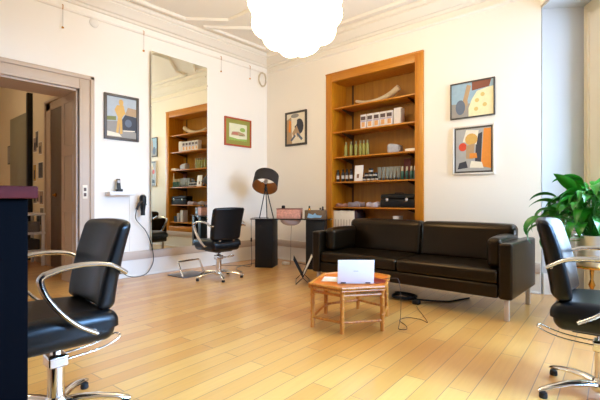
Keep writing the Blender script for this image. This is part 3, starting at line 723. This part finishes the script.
# ------------------------------------------------------------------ pendant
PX, PY, PZ = -2.57, 2.845, 2.867
t = thing('pendant_lamp', 'huge glowing white scalloped pendant lamp over the coffee table', 'lamp', (PX, PY, PZ - .45))
RP = .45; lobes = []
NL = 46
for i in range(NL):
    zz = 1 - 2 * (i + .5) / NL; rr = math.sqrt(1 - zz * zz); a = i * 2.399963; lobes.append(Vector((rr * math.cos(a), rr * math.sin(a), zz)) * (RP * .70))
m = MB(); bmesh.ops.create_icosphere(m.bm, subdivisions=5, radius=1)
lr = RP * .315
for v in m.bm.verts:
    d = v.co.normalized(); best = RP * .86
    for c in lobes:
        b_ = d.dot(c); q = b_ * b_ - c.length_squared + lr * lr
        if q > 0: best = max(best, b_ + math.sqrt(q))
    v.co = d * best + Vector((0, 0, .45))
m.build('lamp_shade', LAMPW, t, smooth=60)
MB().tube([(0, 0, .88), (0, 0, ZC - PZ + .45 - .03)], .006, 8).build('cord', WHITE, t)
MB().lathe([(0, 0), (.06, 0), (.065, -.01), (.03, -.04), (0, -.04)], 20).build('ceiling_cup', WHITE, t, loc=(0, 0, ZC - PZ + .45))

# ------------------------------------------------------------------ styling chairs  (local +X = front)
def make_chair():
    t = thing('styling_chair', 'x', 'chair', group='black styling chairs')
    def ws(x, y, z):
        k = 1 - .08 * max(0, -x / .25) - .05 * max(0, x / .25) ** 2
        zz = z - (.012 * (x / .25) ** 2) + (.016 * (abs(y) / .25) ** 2 if z > 0 else 0)
        if z < 0: k *= .93; x *= .95
        return (x, y * k, zz)
    MB().soft(.03, 0, .455, .25, .252, .068, .06, (0, 0, .008), 5, 8, ws).build('seat', BLACKV, t)
    m = MB(); m.soft(0, 0, .377, .13, .13, .018, .01); m.build('seat_plate', BLACK, t)
    def wb(x, y, z):
        tz = max(0, min(1, (z + .205) / .41))
        lean = -.09 * tz ** 1.5
        wrap = .045 * (y / .245) ** 2
        k = .93 + .08 * tz
        return (x * (1.0 - .25 * tz) + lean + wrap, y * k, z + .010 * (1 - (y / .245) ** 2) * (1 if z > 0 else -1))
    bk = MB(); bk.soft(-.19, 0, .735, .040, .242, .205, .034, (.008, 0, 0), 5, 8, wb); bko = bk.build('backrest', BLACKV, t)
    for y in (-.11, .11):
        MB().tube([(-.14, y, .49), (-.185, y, .505), (-.195, y, .55)], .012, 8, flat=(1.4, .6)).build('back_bracket', CHROME, t)
    for s in (-1, 1):
        y = s * .285
        top = bez([(-.222, y * .93, .704), (-.19, y * .96, .725), (-.13, y, .755), (-.03, y * 1.02, .765), (.06, y * 1.02, .757), (.125, y * 1.02, .738)], 6)
        low = bez([(.125, y * 1.02, .738), (.138, y * 1.02, .715), (.115, y * 1.01, .65), (.06, y, .57), (-.01, y * .98, .50), (-.09, y * .95, .448)], 6)
        pts = top + low[1:]
        n = len(pts); m = MB(); m.tube(pts, [1 - .25 * abs(i / (n - 1) - .5) * 2 for i in range(n)], 10, flat=(.023, .0135), up=(0, 1, 0))
        ao = m.build('armrest', ALU, t, smooth=50)
        m = MB()
        m.tube([(-.08, y * .95, .455), (-.08, s * .225, .455)], .012, 8); m.build('arm_fixing', CHROME, ao); m = MB(); m.tube([(-.205, y * .94, .710), (-.205, s * .225, .710)], .011, 8); m.build('arm_fixing', CHROME, ao)
    MB().lathe([(0, .075), (.037, .075), (.037, .30), (.030, .305), (.026, .31), (.026, .37), (0, .37)], 20).build('column', CHROME, t)
    MB().lathe([(0, .045), (.052, .045), (.056, .06), (.05, .095), (.038, .11), (0, .11)], 20).build('hub', CHROME, t)
    for i in range(5):
        a = STAR + i * 2 * math.pi / 5
        d = Vector((math.cos(a), math.sin(a), 0)); sd = Vector((-d.y, d.x, 0))
        pts = [d * r_ + Vector((0, 0, z)) for r_, z in ((.035, .078), (.10, .082), (.18, .076), (.26, .060), (.315, .043), (.332, .036))]
        m = MB(); m.tube(pts, [1.15, 1.1, 1, .85, .75, .4], 10, flat=(.024, .015), up=sd); leg = m.build('leg', CHROME, t, smooth=50)
        m = MB(); m.lathe([(0, 0), (.019, 0), (.021, .006), (.019, .028), (0, .03)], 14, c=tuple(d * .305)); m.build('foot_glide', RUBBER, leg)
    m = MB(); m.tube(bez([(-.0, -.045, .285), (-.10, -.045, .288), (-.18, -.045, .295), (-.25, -.045, .312), (-.29, -.035, .33), (-.30, 0, .333), (-.29, .035, .33), (-.25, .045, .312), (-.18, .045, .295), (-.10, .045, .288), (0, .045, .285)], 4), .0055, 8); m.soft(-.0, 0, .28, .045, .05, .028, .012); m.build('pump_lever', CHROME, t, smooth=50)
    return t
STAR = R(12)
def cw2(r, fwd): return (r * CC - fwd * SS, r * SS + fwd * CC)
ch = make_chair()
x, y = cw2(-1.175, 1.95); ch.location = (x, y, 0); ch.rotation_euler.z = R(-92); ch['label'] = 'black styling chair in the left foreground behind the dark counter'
x, y = cw2(1.595, 2.13); rc = clone(ch, (x, y, 0), R(3), 'black styling chair at the right edge in front of the plant')
for q in rc.children:
    if q.name.split('.')[0] == 'leg': q.rotation_euler.z = R(-13)
clone(ch, (-4.41, 3.34, 0), R(178), 'black styling chair facing the wall mirror')

# footrest under the mirror
t = thing('footrest', 'chrome footrest frame on a flat plate below the mirror', 'footrest', (-4.80, 3.22, 0), R(4))
MB().box(-.30, .06, -.22, .20, 0, .012, .004).build('base_plate', mat('grey_plate', (110, 106, 108), .3, .5), t)
m = MB(); m.tube([(.0, -.185, .012), (-.10, -.19, .19), (-.105, -.17, .205), (-.105, .15, .205), (-.10, .17, .19), (0.0, .175, .012)], .0135, 8); m.build('foot_bar', CHROME, t)

# ------------------------------------------------------------------ sofa
SX0, SX1, SY0, SY1 = -3.12, -.925, 3.745, 4.62
t = thing('leather_sofa', 'dark brown leather two-seat sofa in front of the bookcase', 'sofa', ((SX0 + SX1) / 2, (SY0 + SY1) / 2, 0))
hx, hy = (SX1 - SX0) / 2, (SY1 - SY0) / 2
at = .055
MB().soft(0, .0, .250, hx - .115, hy - .01, .060, .02).build('base', LEATHER, t)
MB().soft(0, hy - .07, .435, hx - .11, .065, .225, .03).build('back_frame', LEATHER, t)
for s in (-1, 1):
    MB().soft(s * (hx - at), 0, .43, at, hy, .242, .022, (.003, 0, 0), 4, 6).build('arm', LEATHER, t)
    MB().soft(s * (hx - 2 * at - .065), -.03, .575, .064, hy - .13, .13, .045, (.004, 0, .01), 4, 6, warp=lambda a, b, c: (a, b, c + .018 * math.cos(b * 3.5) - .012)).build('arm_cushion', LEATHER, t)
    cx = s * (hx - 2 * at - .002) / 2
    MB().soft(cx, -.06, .372, (hx - 2 * at) / 2 - .001, hy - .07, .062, .035, (0, 0, .012), 5, 8).build('seat_cushion', LEATHER, t)
    MB().soft(cx * .98, .21, .605, (hx - 2 * at) / 2 - .004, .092, .197, .06, (0, .016, .010), 5, 8, warp=lambda a, b, c: (a, b + .14 * (c + .19), c)).build('back_cushion', LEATHER, t)
    for q in (-1, 1):
        MB().box(s * (hx - .055) - .019, s * (hx - .055) + .019, q * (hy - .06) - .019, q * (hy - .06) + .019, 0, .192, .003).build('leg', mat('satin_metal_leg', (196, 180, 160), .45, .5), t)

# ------------------------------------------------------------------ hexagonal cane table
TX, TY = -2.0, 2.868
t = thing('coffee_table', 'small hexagonal orange cane coffee table in front of the sofa', 'table', (TX, TY, 0))
TR = 1.0
hexp = [(x - TX, y - TY) for x, y in ((-1.654, 2.862), (-1.835, 3.25), (-2.165, 3.29), (-2.30, 2.96), (-2.137, 2.572), (-1.851, 2.590))]
hc = (sum(a for a, b in hexp) / 6, sum(b for a, b in hexp) / 6)
hexo = [(hc[0] + (a - hc[0]) * 1.075, hc[1] + (b - hc[1]) * 1.075) for a, b in hexp]
m = MB(); m.prism(hexo, .345, .36); m.build('table_top', TABTOP, t, smooth=0)
for i in range(6):
    a, b = hexp[i]; a2, b2 = hexp[(i + 1) % 6]
    m = MB()
    for zz, rr in ((.0, .013), ):
        prof = [(0, 0), (.013, 0)]
        for k_ in range(5):
            z0 = k_ * .068; prof += [(.0125, z0 + .01), (.0125, z0 + .056), (.0155, z0 + .063), (.0155, z0 + .066), (.0125, z0 + .072)]
        prof += [(.0125, .344), (0, .344)]; prof = [(q_[0] * 1.35, q_[1]) for q_ in prof]
    for dx in (0,): m.lathe(prof, 10, c=(a * TR, b * TR, 0))
    m.build('leg', BAMBOO, t)
    for z in (.085, .295):
        m = MB(); m.tube([(a * TR, b * TR, z), (a2 * TR, b2 * TR, z)], .0115, 8); m.build('rail', BAMBOO, t)
    m = MB(); (a, b), (a2, b2) = hexo[i], hexo[(i + 1) % 6]; m.tube([(a, b, .357), (a2, b2, .357)], .013, 8); m.tube([(a, b, .334), (a2, b2, .334)], .009, 8); m.build('edge_cane', BAMBOO, t)
# laptop
LZ = .3605
a = Vector((-1.948, 2.690)); b = Vector((-1.735, 2.873)); dd = (b - a).normalized(); lw = .295
cx, cy = ((a + b) / 2); ang = math.atan2(dd.y, dd.x)
t = thing('laptop', 'open white laptop on the cane table, lid facing the camera', 'laptop', (cx - .008, cy - .007, LZ), ang)
m = MB(); m.box(-lw / 2, lw / 2, .0, .205, .003, .020, .004); m.box(-lw / 2 + .02, lw / 2 - .02, .02, .19, 0, .004); bo = m.build('keyboard_base', WHITE, t)
m = MB(); m.box(-lw / 2 + .02, lw / 2 - .02, .03, .115, .0201, .0212); m.build('keys', mat('pale_grey_keys', (200, 200, 204), .5), bo, smooth=0)
Ml = Matrix.Translation((0, .004, .018)) @ Matrix.Rotation(R(10), 4, 'X')
m = MB(); m.box(-lw / 2, lw / 2, -.010, 0, 0, .187, .004, 3, M=Ml); lid = m.build('lid', WHITE, t)
m = MB(); m.box(-lw / 2 + .012, lw / 2 - .012, .0002, .0014, .014, .176, M=Ml); m.build('screen', BLACK, lid, smooth=0)
m = MB(); Mg = Ml @ Matrix.Translation((0, -.0104, .095))
for i in range(5): xx = -.016 + i * .008; m.box(xx - .0026, xx + .0026, 0, .0006, -.003, .003, M=Mg)
m.build('lettering', mat('grey_logo', (160, 160, 166), .4), lid, smooth=0)
m = MB()
for s in (-1, 1): m.tube([(s * .1 - .02, .0, .012), (s * .1 + .02, .0, .012)], .006, 8)
m.build('hinge', mat('dark_grey_plastic', (90, 88, 96), .4), t)
# things on the table
m = MB(); m.box(-.075, .075, -.10, .10, 0, .004, .001, M=Matrix.Rotation(R(30), 4, 'Z')); tag(m.build('magazine', PAPER, None, loc=(-2.115, 2.80, .3605)), 'thin white magazine on the table left of the laptop', 'magazine')
m = MB(); m.box(-.10, .10, -.07, .07, 0, .008, .001, M=Matrix.Rotation(R(-20), 4, 'Z')); tag(m.build('magazine', mat('dark_red_cover', (120, 40, 28), .35), None, loc=(-1.80, 3.0, .3605)), 'dark red magazine on the table behind the laptop', 'magazine')
# cables on the floor
def cable(name, label, pts, r=.004, m_=BLACK):
    m = MB(); m.tube(bez(pts, 8), r, 6); return tag(m.build(name, m_), label, 'cable')
cable('laptop_cable', 'thin dark cable trailing from the cane table to the floor', [(-1.80, 3.05, .364), (-1.70, 3.12, .378), (-1.655, 3.14, .36), (-1.635, 3.14, .20), (-1.635, 3.13, .05), (-1.62, 3.08, .005), (-1.57, 2.98, .005), (-1.52, 3.01, .005), (-1.57, 3.10, .005), (-1.68, 3.20, .005), (-1.66, 3.32, .005), (-1.55, 3.34, .005), (-1.47, 3.30, .005), (-1.58, 3.46, .005), (-1.70, 3.62, .005), (-1.78, 3.74, .005)], .0025, mat('brown_cable', (60, 44, 32), .5))
pts = []
for i in range(40): a_ = i / 40 * 5 * math.pi; pts.append((-2.02 + .13 * math.cos(a_) * (1 + .05 * math.sin(i)), 3.95 + .10 * math.sin(a_), .008 + .0009 * i))
pts += [(-1.86, 3.93, .02), (-1.75, 4.02, .008), (-1.6, 4.12, .008), (-1.5, 4.4, .008)]
m = MB(); m.tube(pts, .008, 6); tag(m.build('extension_cable', BLACK), 'black extension cable coiled on the floor under the sofa', 'cable')
m = MB(); m.soft(0, 0, .02, .035, .03, .02, .01); tag(m.build('cable_adapter', BLACK, None, loc=(-1.82, 3.82, 0)), 'small black adapter on the floor at the coiled cable', 'adapter')

# ------------------------------------------------------------------ desk with two black pedestals and dark glass top
DA = R(30); DO = Vector((-4.675, 4.232, 0))
t = thing('reception_desk', 'narrow dark glass desk on two black pedestals near the corner', 'desk', DO, DA)
for x in (0, .80):
    m = MB(); m.box(x, x + .28, 0, .32, 0, .742, .003); m.build('pedestal', BLKLAM, t)
m = MB(); m.box(-.07, 1.17, -.03, .36, .742, .757, .003); m.build('glass_top', mat('black_glass_top', (18, 18, 20), .08), t)
m = MB(); m.lathe([(0, .645), (.06, .648), (.12, .67), (.155, .705), (.165, .742), (.158, .742), (.148, .71), (.115, .678), (.06, .656), (0, .653)], 24, c=(.53, .17, 0)); m.build('basin', mat('pale_pink_glass', (214, 198, 200), .15), t)
M0 = Matrix.Translation(DO) @ Matrix.Rotation(DA, 4, 'Z')
def dk(x, y, z=.757): return M0 @ Vector((x, y, z))
# lamp
t = thing('tripod_lamp', 'black drum shade tripod lamp with gold lining on the desk', 'lamp', dk(.10, .255), TH)
for i, (dx, dy) in enumerate(((-.095, -.06), (.125, -.045), (.01, .10))):
    MB().tube([(dx, dy, 0), (dx * .1, dy * .1, .46)], .0085, 8).build('leg', BLACK, t)
MB().lathe([(0, .43), (.022, .43), (.026, .47), (.015, .50), (.012, .56), (0, .56)], 12).build('neck', BLACK, t)
Ms = Matrix.Translation((0, 0, .585)) @ Matrix.Rotation(R(-37), 4, 'X') @ Matrix.Rotation(R(5), 4, 'Y')
m = MB(); m.use(mat('black_shade_fabric', (40, 34, 32), .8)).lathe([(.202, -.110), (.196, .118), ], 36, M=Ms); m.use(GOLD).lathe([(.199, -.109), (.193, .117)], 36, M=Ms); m.use(MATS['black_shade_fabric']).lathe([(.199, -.111), (.203, -.111)], 36, M=Ms); m.lathe([(.192, .118), (.197, .118)], 36, M=Ms)
sh = m.build('lamp_shade', None, t)
m = MB()
for k_ in range(3): a_ = k_ * 2.094; m.tube([(0, 0, .05), (.20 * math.cos(a_), .20 * math.sin(a_), .09)], .003, 6)
for v in m.bm.verts: v.co = Ms @ v.co
m.build('shade_ring', BLACK, sh)
MB().lathe([(0, -.05), (.022, -.04), (.032, -.01), (.028, .02), (.014, .05), (0, .055)], 14, M=Ms).build('bulb', WHITE, t)
# boxes on the desk
FLR = mat('pink_floral_fabric', (214, 150, 130), .7, var=.5, scale=45)
t = thing('storage_basket', 'pink floral lined basket on the desk beside the lamp', 'basket', dk(.515, .16), DA)
m = MB(); m.box(-.185, .185, -.10, .10, 0, .01); m.box(-.185, -.178, -.1, .1, 0, .15, .002); m.box(.178, .185, -.1, .1, 0, .15, .002); m.box(-.185, .185, -.1, -.093, 0, .15, .002); m.box(-.185, .185, .093, .1, 0, .15, .002); m.build('box_body', FLR, t)
m = MB()
for s in (-1, 1): m.box(-.19, .19, s * .1 - .006, s * .1 + .006, .142, .156, .003); m.box(s * .185 - .006, s * .185 + .006, -.1, .1, .142, .156, .003)
m.build('rim', mat('maroon_rim', (130, 80, 66), .5), t)
br_ = thing('hair_brush', 'dark round brush head poking out of the pink basket', 'brush', dk(.41, .17, .768), DA)
MB().tube([(0, 0, 0), (0, 0, .12)], .008, 8).build('handle', BLACK, br_); MB().soft(0, 0, .155, .028, .02, .035, .018).build('brush_head', BLACK, br_)
t = thing('storage_box', 'brown and blue open box at the right end of the desk', 'box', dk(.93, .16), DA)
m = MB(); BRB = mat('brown_pattern_card', (110, 84, 58), .6, var=.5, scale=60); m.box(-.16, .16, -.095, .095, 0, .01); m.box(-.16, -.153, -.095, .095, 0, .13, .002); m.box(.153, .16, -.095, .095, 0, .13, .002); m.box(-.16, .16, -.095, -.088, 0, .13, .002); m.box(-.16, .16, .088, .095, 0, .13, .002); m.build('box_body', BRB, t)
m = MB(); m.prism([(-.12, .02), (-.06, .01), (.0, .02), (.09, .015), (.11, .05), (.03, .055), (.0, .09), (-.03, .06), (-.1, .085)], .0953, .0962, M=Matrix.Rotation(R(90), 4, 'X')); m.build('blue_motif', mat('light_blue_print', (140, 178, 204), .6), t, smooth=0)
for (x, r_, hh, mm, lb) in [(.82, .022, .15, BRASS, 'tan bottle standing in the left of the brown box'), (1.035, .02, .14, BLACK, 'black bottle standing in the right of the brown box'), (.99, .018, .12, WCAP, 'pale bottle standing behind the brown box front')]:
    q = bottle('small_bottle', lb, 'bottle', mm, BLACK, r_, hh, .035, None); q.location = dk(x, .20 if mm is not BLACK else .17, .7675)
cable('lamp_cable', 'black lamp cable hanging from the left end of the desk', [tuple(dk(.16, .2, .765)), tuple(dk(.05, .10, .768)), tuple(dk(-.05, .08, .765)), tuple(dk(-.085, .08, .72)), tuple(dk(-.085, .08, .4)), tuple(dk(-.08, .08, .06)), tuple(dk(-.1, .02, .006)), tuple(dk(-.3, .1, .006)), tuple(dk(-.7, .0, .006))], .0035)
m = MB(); m.box(-.012, .012, -.008, .008, -.03, .03, .004); tag(m.build('cable_switch', BLACK, None, loc=tuple(dk(-.085, .08, .42))), 'small inline switch on the hanging lamp cable', 'switch')
cable('desk_cable', 'thin cable dropping behind the desk between the pedestals', [tuple(dk(.52, .30, .741)), tuple(dk(.50, .32, .5)), tuple(dk(.49, .34, .2)), tuple(dk(.48, .36, .006)), tuple(dk(.42, .5, .006))], .003)
m = MB(); m.soft(0, 0, .02, .06, .035, .02, .01); tag(m.build('power_strip', WHITE, None, loc=tuple(dk(.40, .38, 0))), 'small white power block on the floor between the pedestals', 'power strip')
cable('floor_cable', 'grey cable lying on the floor along the back wall skirting', [(-4.5, 3.82, .006), (-4.72, 3.9, .006), (-4.9, 4.1, .006), (-4.95, 4.4, .006), (-5.05, 4.7, .006)], .006, mat('grey_rubber', (120, 112, 104), .5))
cable('floor_cable', 'dark cable on the floor between the desk and sofa', [tuple(dk(.55, .55, .006)), tuple(dk(.70, .42, .006)), tuple(dk(.78, .34, .006))], .005)

# magazine rack (V of mesh on crossed legs)
t = thing('magazine_rack', 'black wire magazine rack left of the sofa', 'magazine rack', (-3.285, 3.765, 0), TH)
m = MB()
VA, VB_, VC = (-.115, .31), (.0, .085), (.105, .30)
for (q0, q1) in ((VA, VB_), (VC, VB_)):
    for yy in (0, .34): m.tube([(q0[0], yy, q0[1]), (q1[0], yy, q1[1])], .005, 6)
    for k_ in range(0, 13): u = k_ / 12; m.tube([(q0[0] + (q1[0] - q0[0]) * u, 0, q0[1] + (q1[1] - q0[1]) * u), (q0[0] + (q1[0] - q0[0]) * u, .34, q0[1] + (q1[1] - q0[1]) * u)], .0022 if 0 < k_ < 12 else .005, 5)
    for k_ in range(1, 20): yy = .34 * k_ / 20; m.tube([(q0[0], yy, q0[1]), (q1[0], yy, q1[1])], .0018, 5)
m.build('wire_basket', BLACK, t)
m = MB()
for yy in (0, .34): m.tube([(-.085, yy, .005), (0, yy, .085), (.085, yy, .005)], .005, 6)
for xx in (-.085, .085): m.tube([(xx, 0, .005), (xx, .34, .005)], .005, 6)
m.build('leg_frame', BLACK, t)
m = MB(); Mm = Matrix.Translation((.012, .03, .093)) @ Matrix.Rotation(R(24), 4, 'Y'); m.box(-.008, .0, 0, .22, .0, .27, .002, M=Mm)
o = m.build('magazine', PAPER, None, loc=(-3.285, 3.765, 0), rotz=TH); tag(o, 'white magazine leaning in the black wire rack', 'magazine')

# ------------------------------------------------------------------ plant on stand in the window recess
pc = cant(.85, .05)
PL = Vector((pc.x, pc.y, 0)); SZ = .455
t = thing('plant_stand', 'brass plant stand with round top in the window recess', 'stand', PL)
MB().lathe([(0, SZ - .02), (.14, SZ - .02), (.145, SZ - .01), (.14, SZ), (0, SZ)], 24).build('stand_top', BRASS, t)
m = MB(); m.lathe([(0, .03), (.02, .03), (.014, .08), (.03, .12), (.012, .18), (.012, .24), (.028, .28), (.012, .33), (.02, SZ - .02), (0, SZ - .02)], 16); m.build('stem', BRASS, t)
for i in range(3):
    a_ = R(120 * i + 20); m = MB(); m.tube(bez([(0, 0, .05), (.07 * math.cos(a_), .07 * math.sin(a_), .07), (.12 * math.cos(a_), .12 * math.sin(a_), .03), (.15 * math.cos(a_), .15 * math.sin(a_), .010)], 5), .010, 8); m.build('leg', BRASS, t)
t = thing('potted_plant', 'large green leafy plant in a silver pot by the window', 'plant', PL + Vector((0, 0, SZ)))
MB().lathe([(0, 0), (.105, 0), (.11, .01), (.118, .10), (.122, .105), (.121, .12), (.130, .245), (.138, .26), (.138, .275), (.126, .275), (.118, .24), (0, .24)], 32).build('pot', SILVER, t)
MB().lathe([(0, .245), (.119, .242), (.119, .24), (0, .238)], 24).build('soil', SOIL, t)
rnd = random.Random(21)
m = MB()
def leaf(m, base, az, reach, rise, L, W, droop, roll=0.0):
    d = Vector((math.cos(az), math.sin(az), 0)); up = Vector((0, 0, 1)); sd = Vector((-d.y, d.x, 0))
    tip = base + d * reach + up * rise
    m.use(LEAF); m.tube(bez([base, base + d * reach * .25 + up * rise * .6, tip], 5), .0035, 5)
    n = 9; elev = R(38 - droop * 20); P = tip.copy(); rows = []
    for i in range(n + 1):
        u = i / n; w_ = W * math.sin(math.pi * min(1, u ** .75)) ** .85 * (1 - .15 * u) if 0 < i < n else .0008
        dirv = d * math.cos(elev) + up * math.sin(elev); nv = -d * math.sin(elev) + up * math.cos(elev)
        s2 = sd * math.cos(roll) + nv * math.sin(roll); n2 = nv * math.cos(roll) - sd * math.sin(roll)
        rows.append([P - s2 * w_ + n2 * w_ * .28, P - s2 * w_ * .5 + n2 * w_ * .10, P.copy(), P + s2 * w_ * .5 + n2 * w_ * .10, P + s2 * w_ + n2 * w_ * .28])
        P += dirv * (L / n); elev -= R(8 + 9 * droop)
    vs = [[m.bm.verts.new(q) for q in r_] for r_ in rows]
    for i in range(n):
        for k_ in range(4): f_ = m.bm.faces.new((vs[i][k_], vs[i][k_ + 1], vs[i + 1][k_ + 1], vs[i + 1][k_])); f_.material_index = m.cur
for i in range(160):
    az = rnd.uniform(0, 2 * math.pi); ring = rnd.random()
    leaf(m, Vector((.05 * math.cos(az) * ring, .05 * math.sin(az) * ring, .245)), az, .04 + .27 * ring * rnd.uniform(.7, 1.1), (.50 - .34 * ring) * rnd.uniform(.6, 1.1), rnd.uniform(.19, .30), rnd.uniform(.034, .052), rnd.uniform(.0, .5) + .6 * ring, rnd.uniform(-.7, .7))
left = math.atan2(-SS, -CC)
for da, rc, ri, Ln, dr in [(.1, .34, .24, .28, .5), (.4, .38, .16, .26, 1.0), (-.3, .38, .10, .28, 1.2), (.0, .34, .04, .28, 1.5), (.7, .28, .30, .27, .3), (-.6, .26, .36, .26, .2), (.2, .30, -.02, .24, 1.4), (-.1, .3, .3, .27, .2), (.5, .34, .02, .26, 1.3)]:
    leaf(m, Vector((0, 0, .245)), left + da, rc, ri, Ln, .05, dr, .3)
for az, rc, ri in [(left, .15, .42), (left + 3, .02, .42), (left + 2.2, .12, .40), (left - .8, .07, .40)]:
    leaf(m, Vector((0, 0, .245)), az, rc, ri, .26, .055, -.6, .8)
m.build('foliage', LEAF, t, smooth=60)

# ------------------------------------------------------------------ dark counter, left foreground
t = thing('styling_counter', 'black counter with a reddish wood top in the left foreground', 'counter', (-1.62, -.05, 0))
MB().box(-.28, .28, -.4, .4, 0, 1.053, .004).build('cabinet_body', NAVY, t)
MB().box(-.30, .305, -.42, .419, 1.053, 1.088, .005).build('counter_top', REDWOOD, t)

# ------------------------------------------------------------------ light
def area(name, loc, rot, sx, sy, power, rgb):
    l = bpy.data.lights.new(name, 'AREA'); l.shape = 'RECTANGLE'; l.size = sx; l.size_y = sy; l.energy = power; l.color = rgb
    o = bpy.data.objects.new(name, l); col.objects.link(o); o.location = loc; o.rotation_euler = rot; return o
for i, (a, b) in enumerate(wins):
    kk = [.8, .35, .3][i]
    p = cant((a + b) / 2 + [.25, 0, 0][i], TW + kk, [1.85, 2.0, 1.85][i])
    tgt = [cant(.6, -2.2, .9), Vector((-.7, 2.0, 0)), Vector((-1.5, 0, .3))][i]
    d = (tgt - p).normalized()
    lo = area('window_daylight', p, d.to_track_quat('-Z', 'Z').to_euler(), [2.2, 1.3, 1.4][i], [2.6, 2.2, 2.6][i], [850, 640, 60][i], [(.52, .73, 1.0), (.27, .55, 1.0), (.5, .71, 1)][i])
    lo.data.spread = R([180, 95, 180][i])
wd = bpy.data.worlds.new('world'); scene.world = wd; wd.use_nodes = True
bg = wd.node_tree.nodes['Background']; bg.inputs[0].default_value = (.75, .85, 1, 1); bg.inputs[1].default_value = .8

vs_ = scene.view_settings
scene.display_settings.display_device = 'sRGB'
vs_.view_transform = 'Standard'; vs_.look = 'None'; vs_.exposure = -0.34; vs_.gamma = 1; vs_.use_curve_mapping = False
scene.cycles.max_bounces = 10; scene.cycles.diffuse_bounces = 6; scene.cycles.use_denoising = True
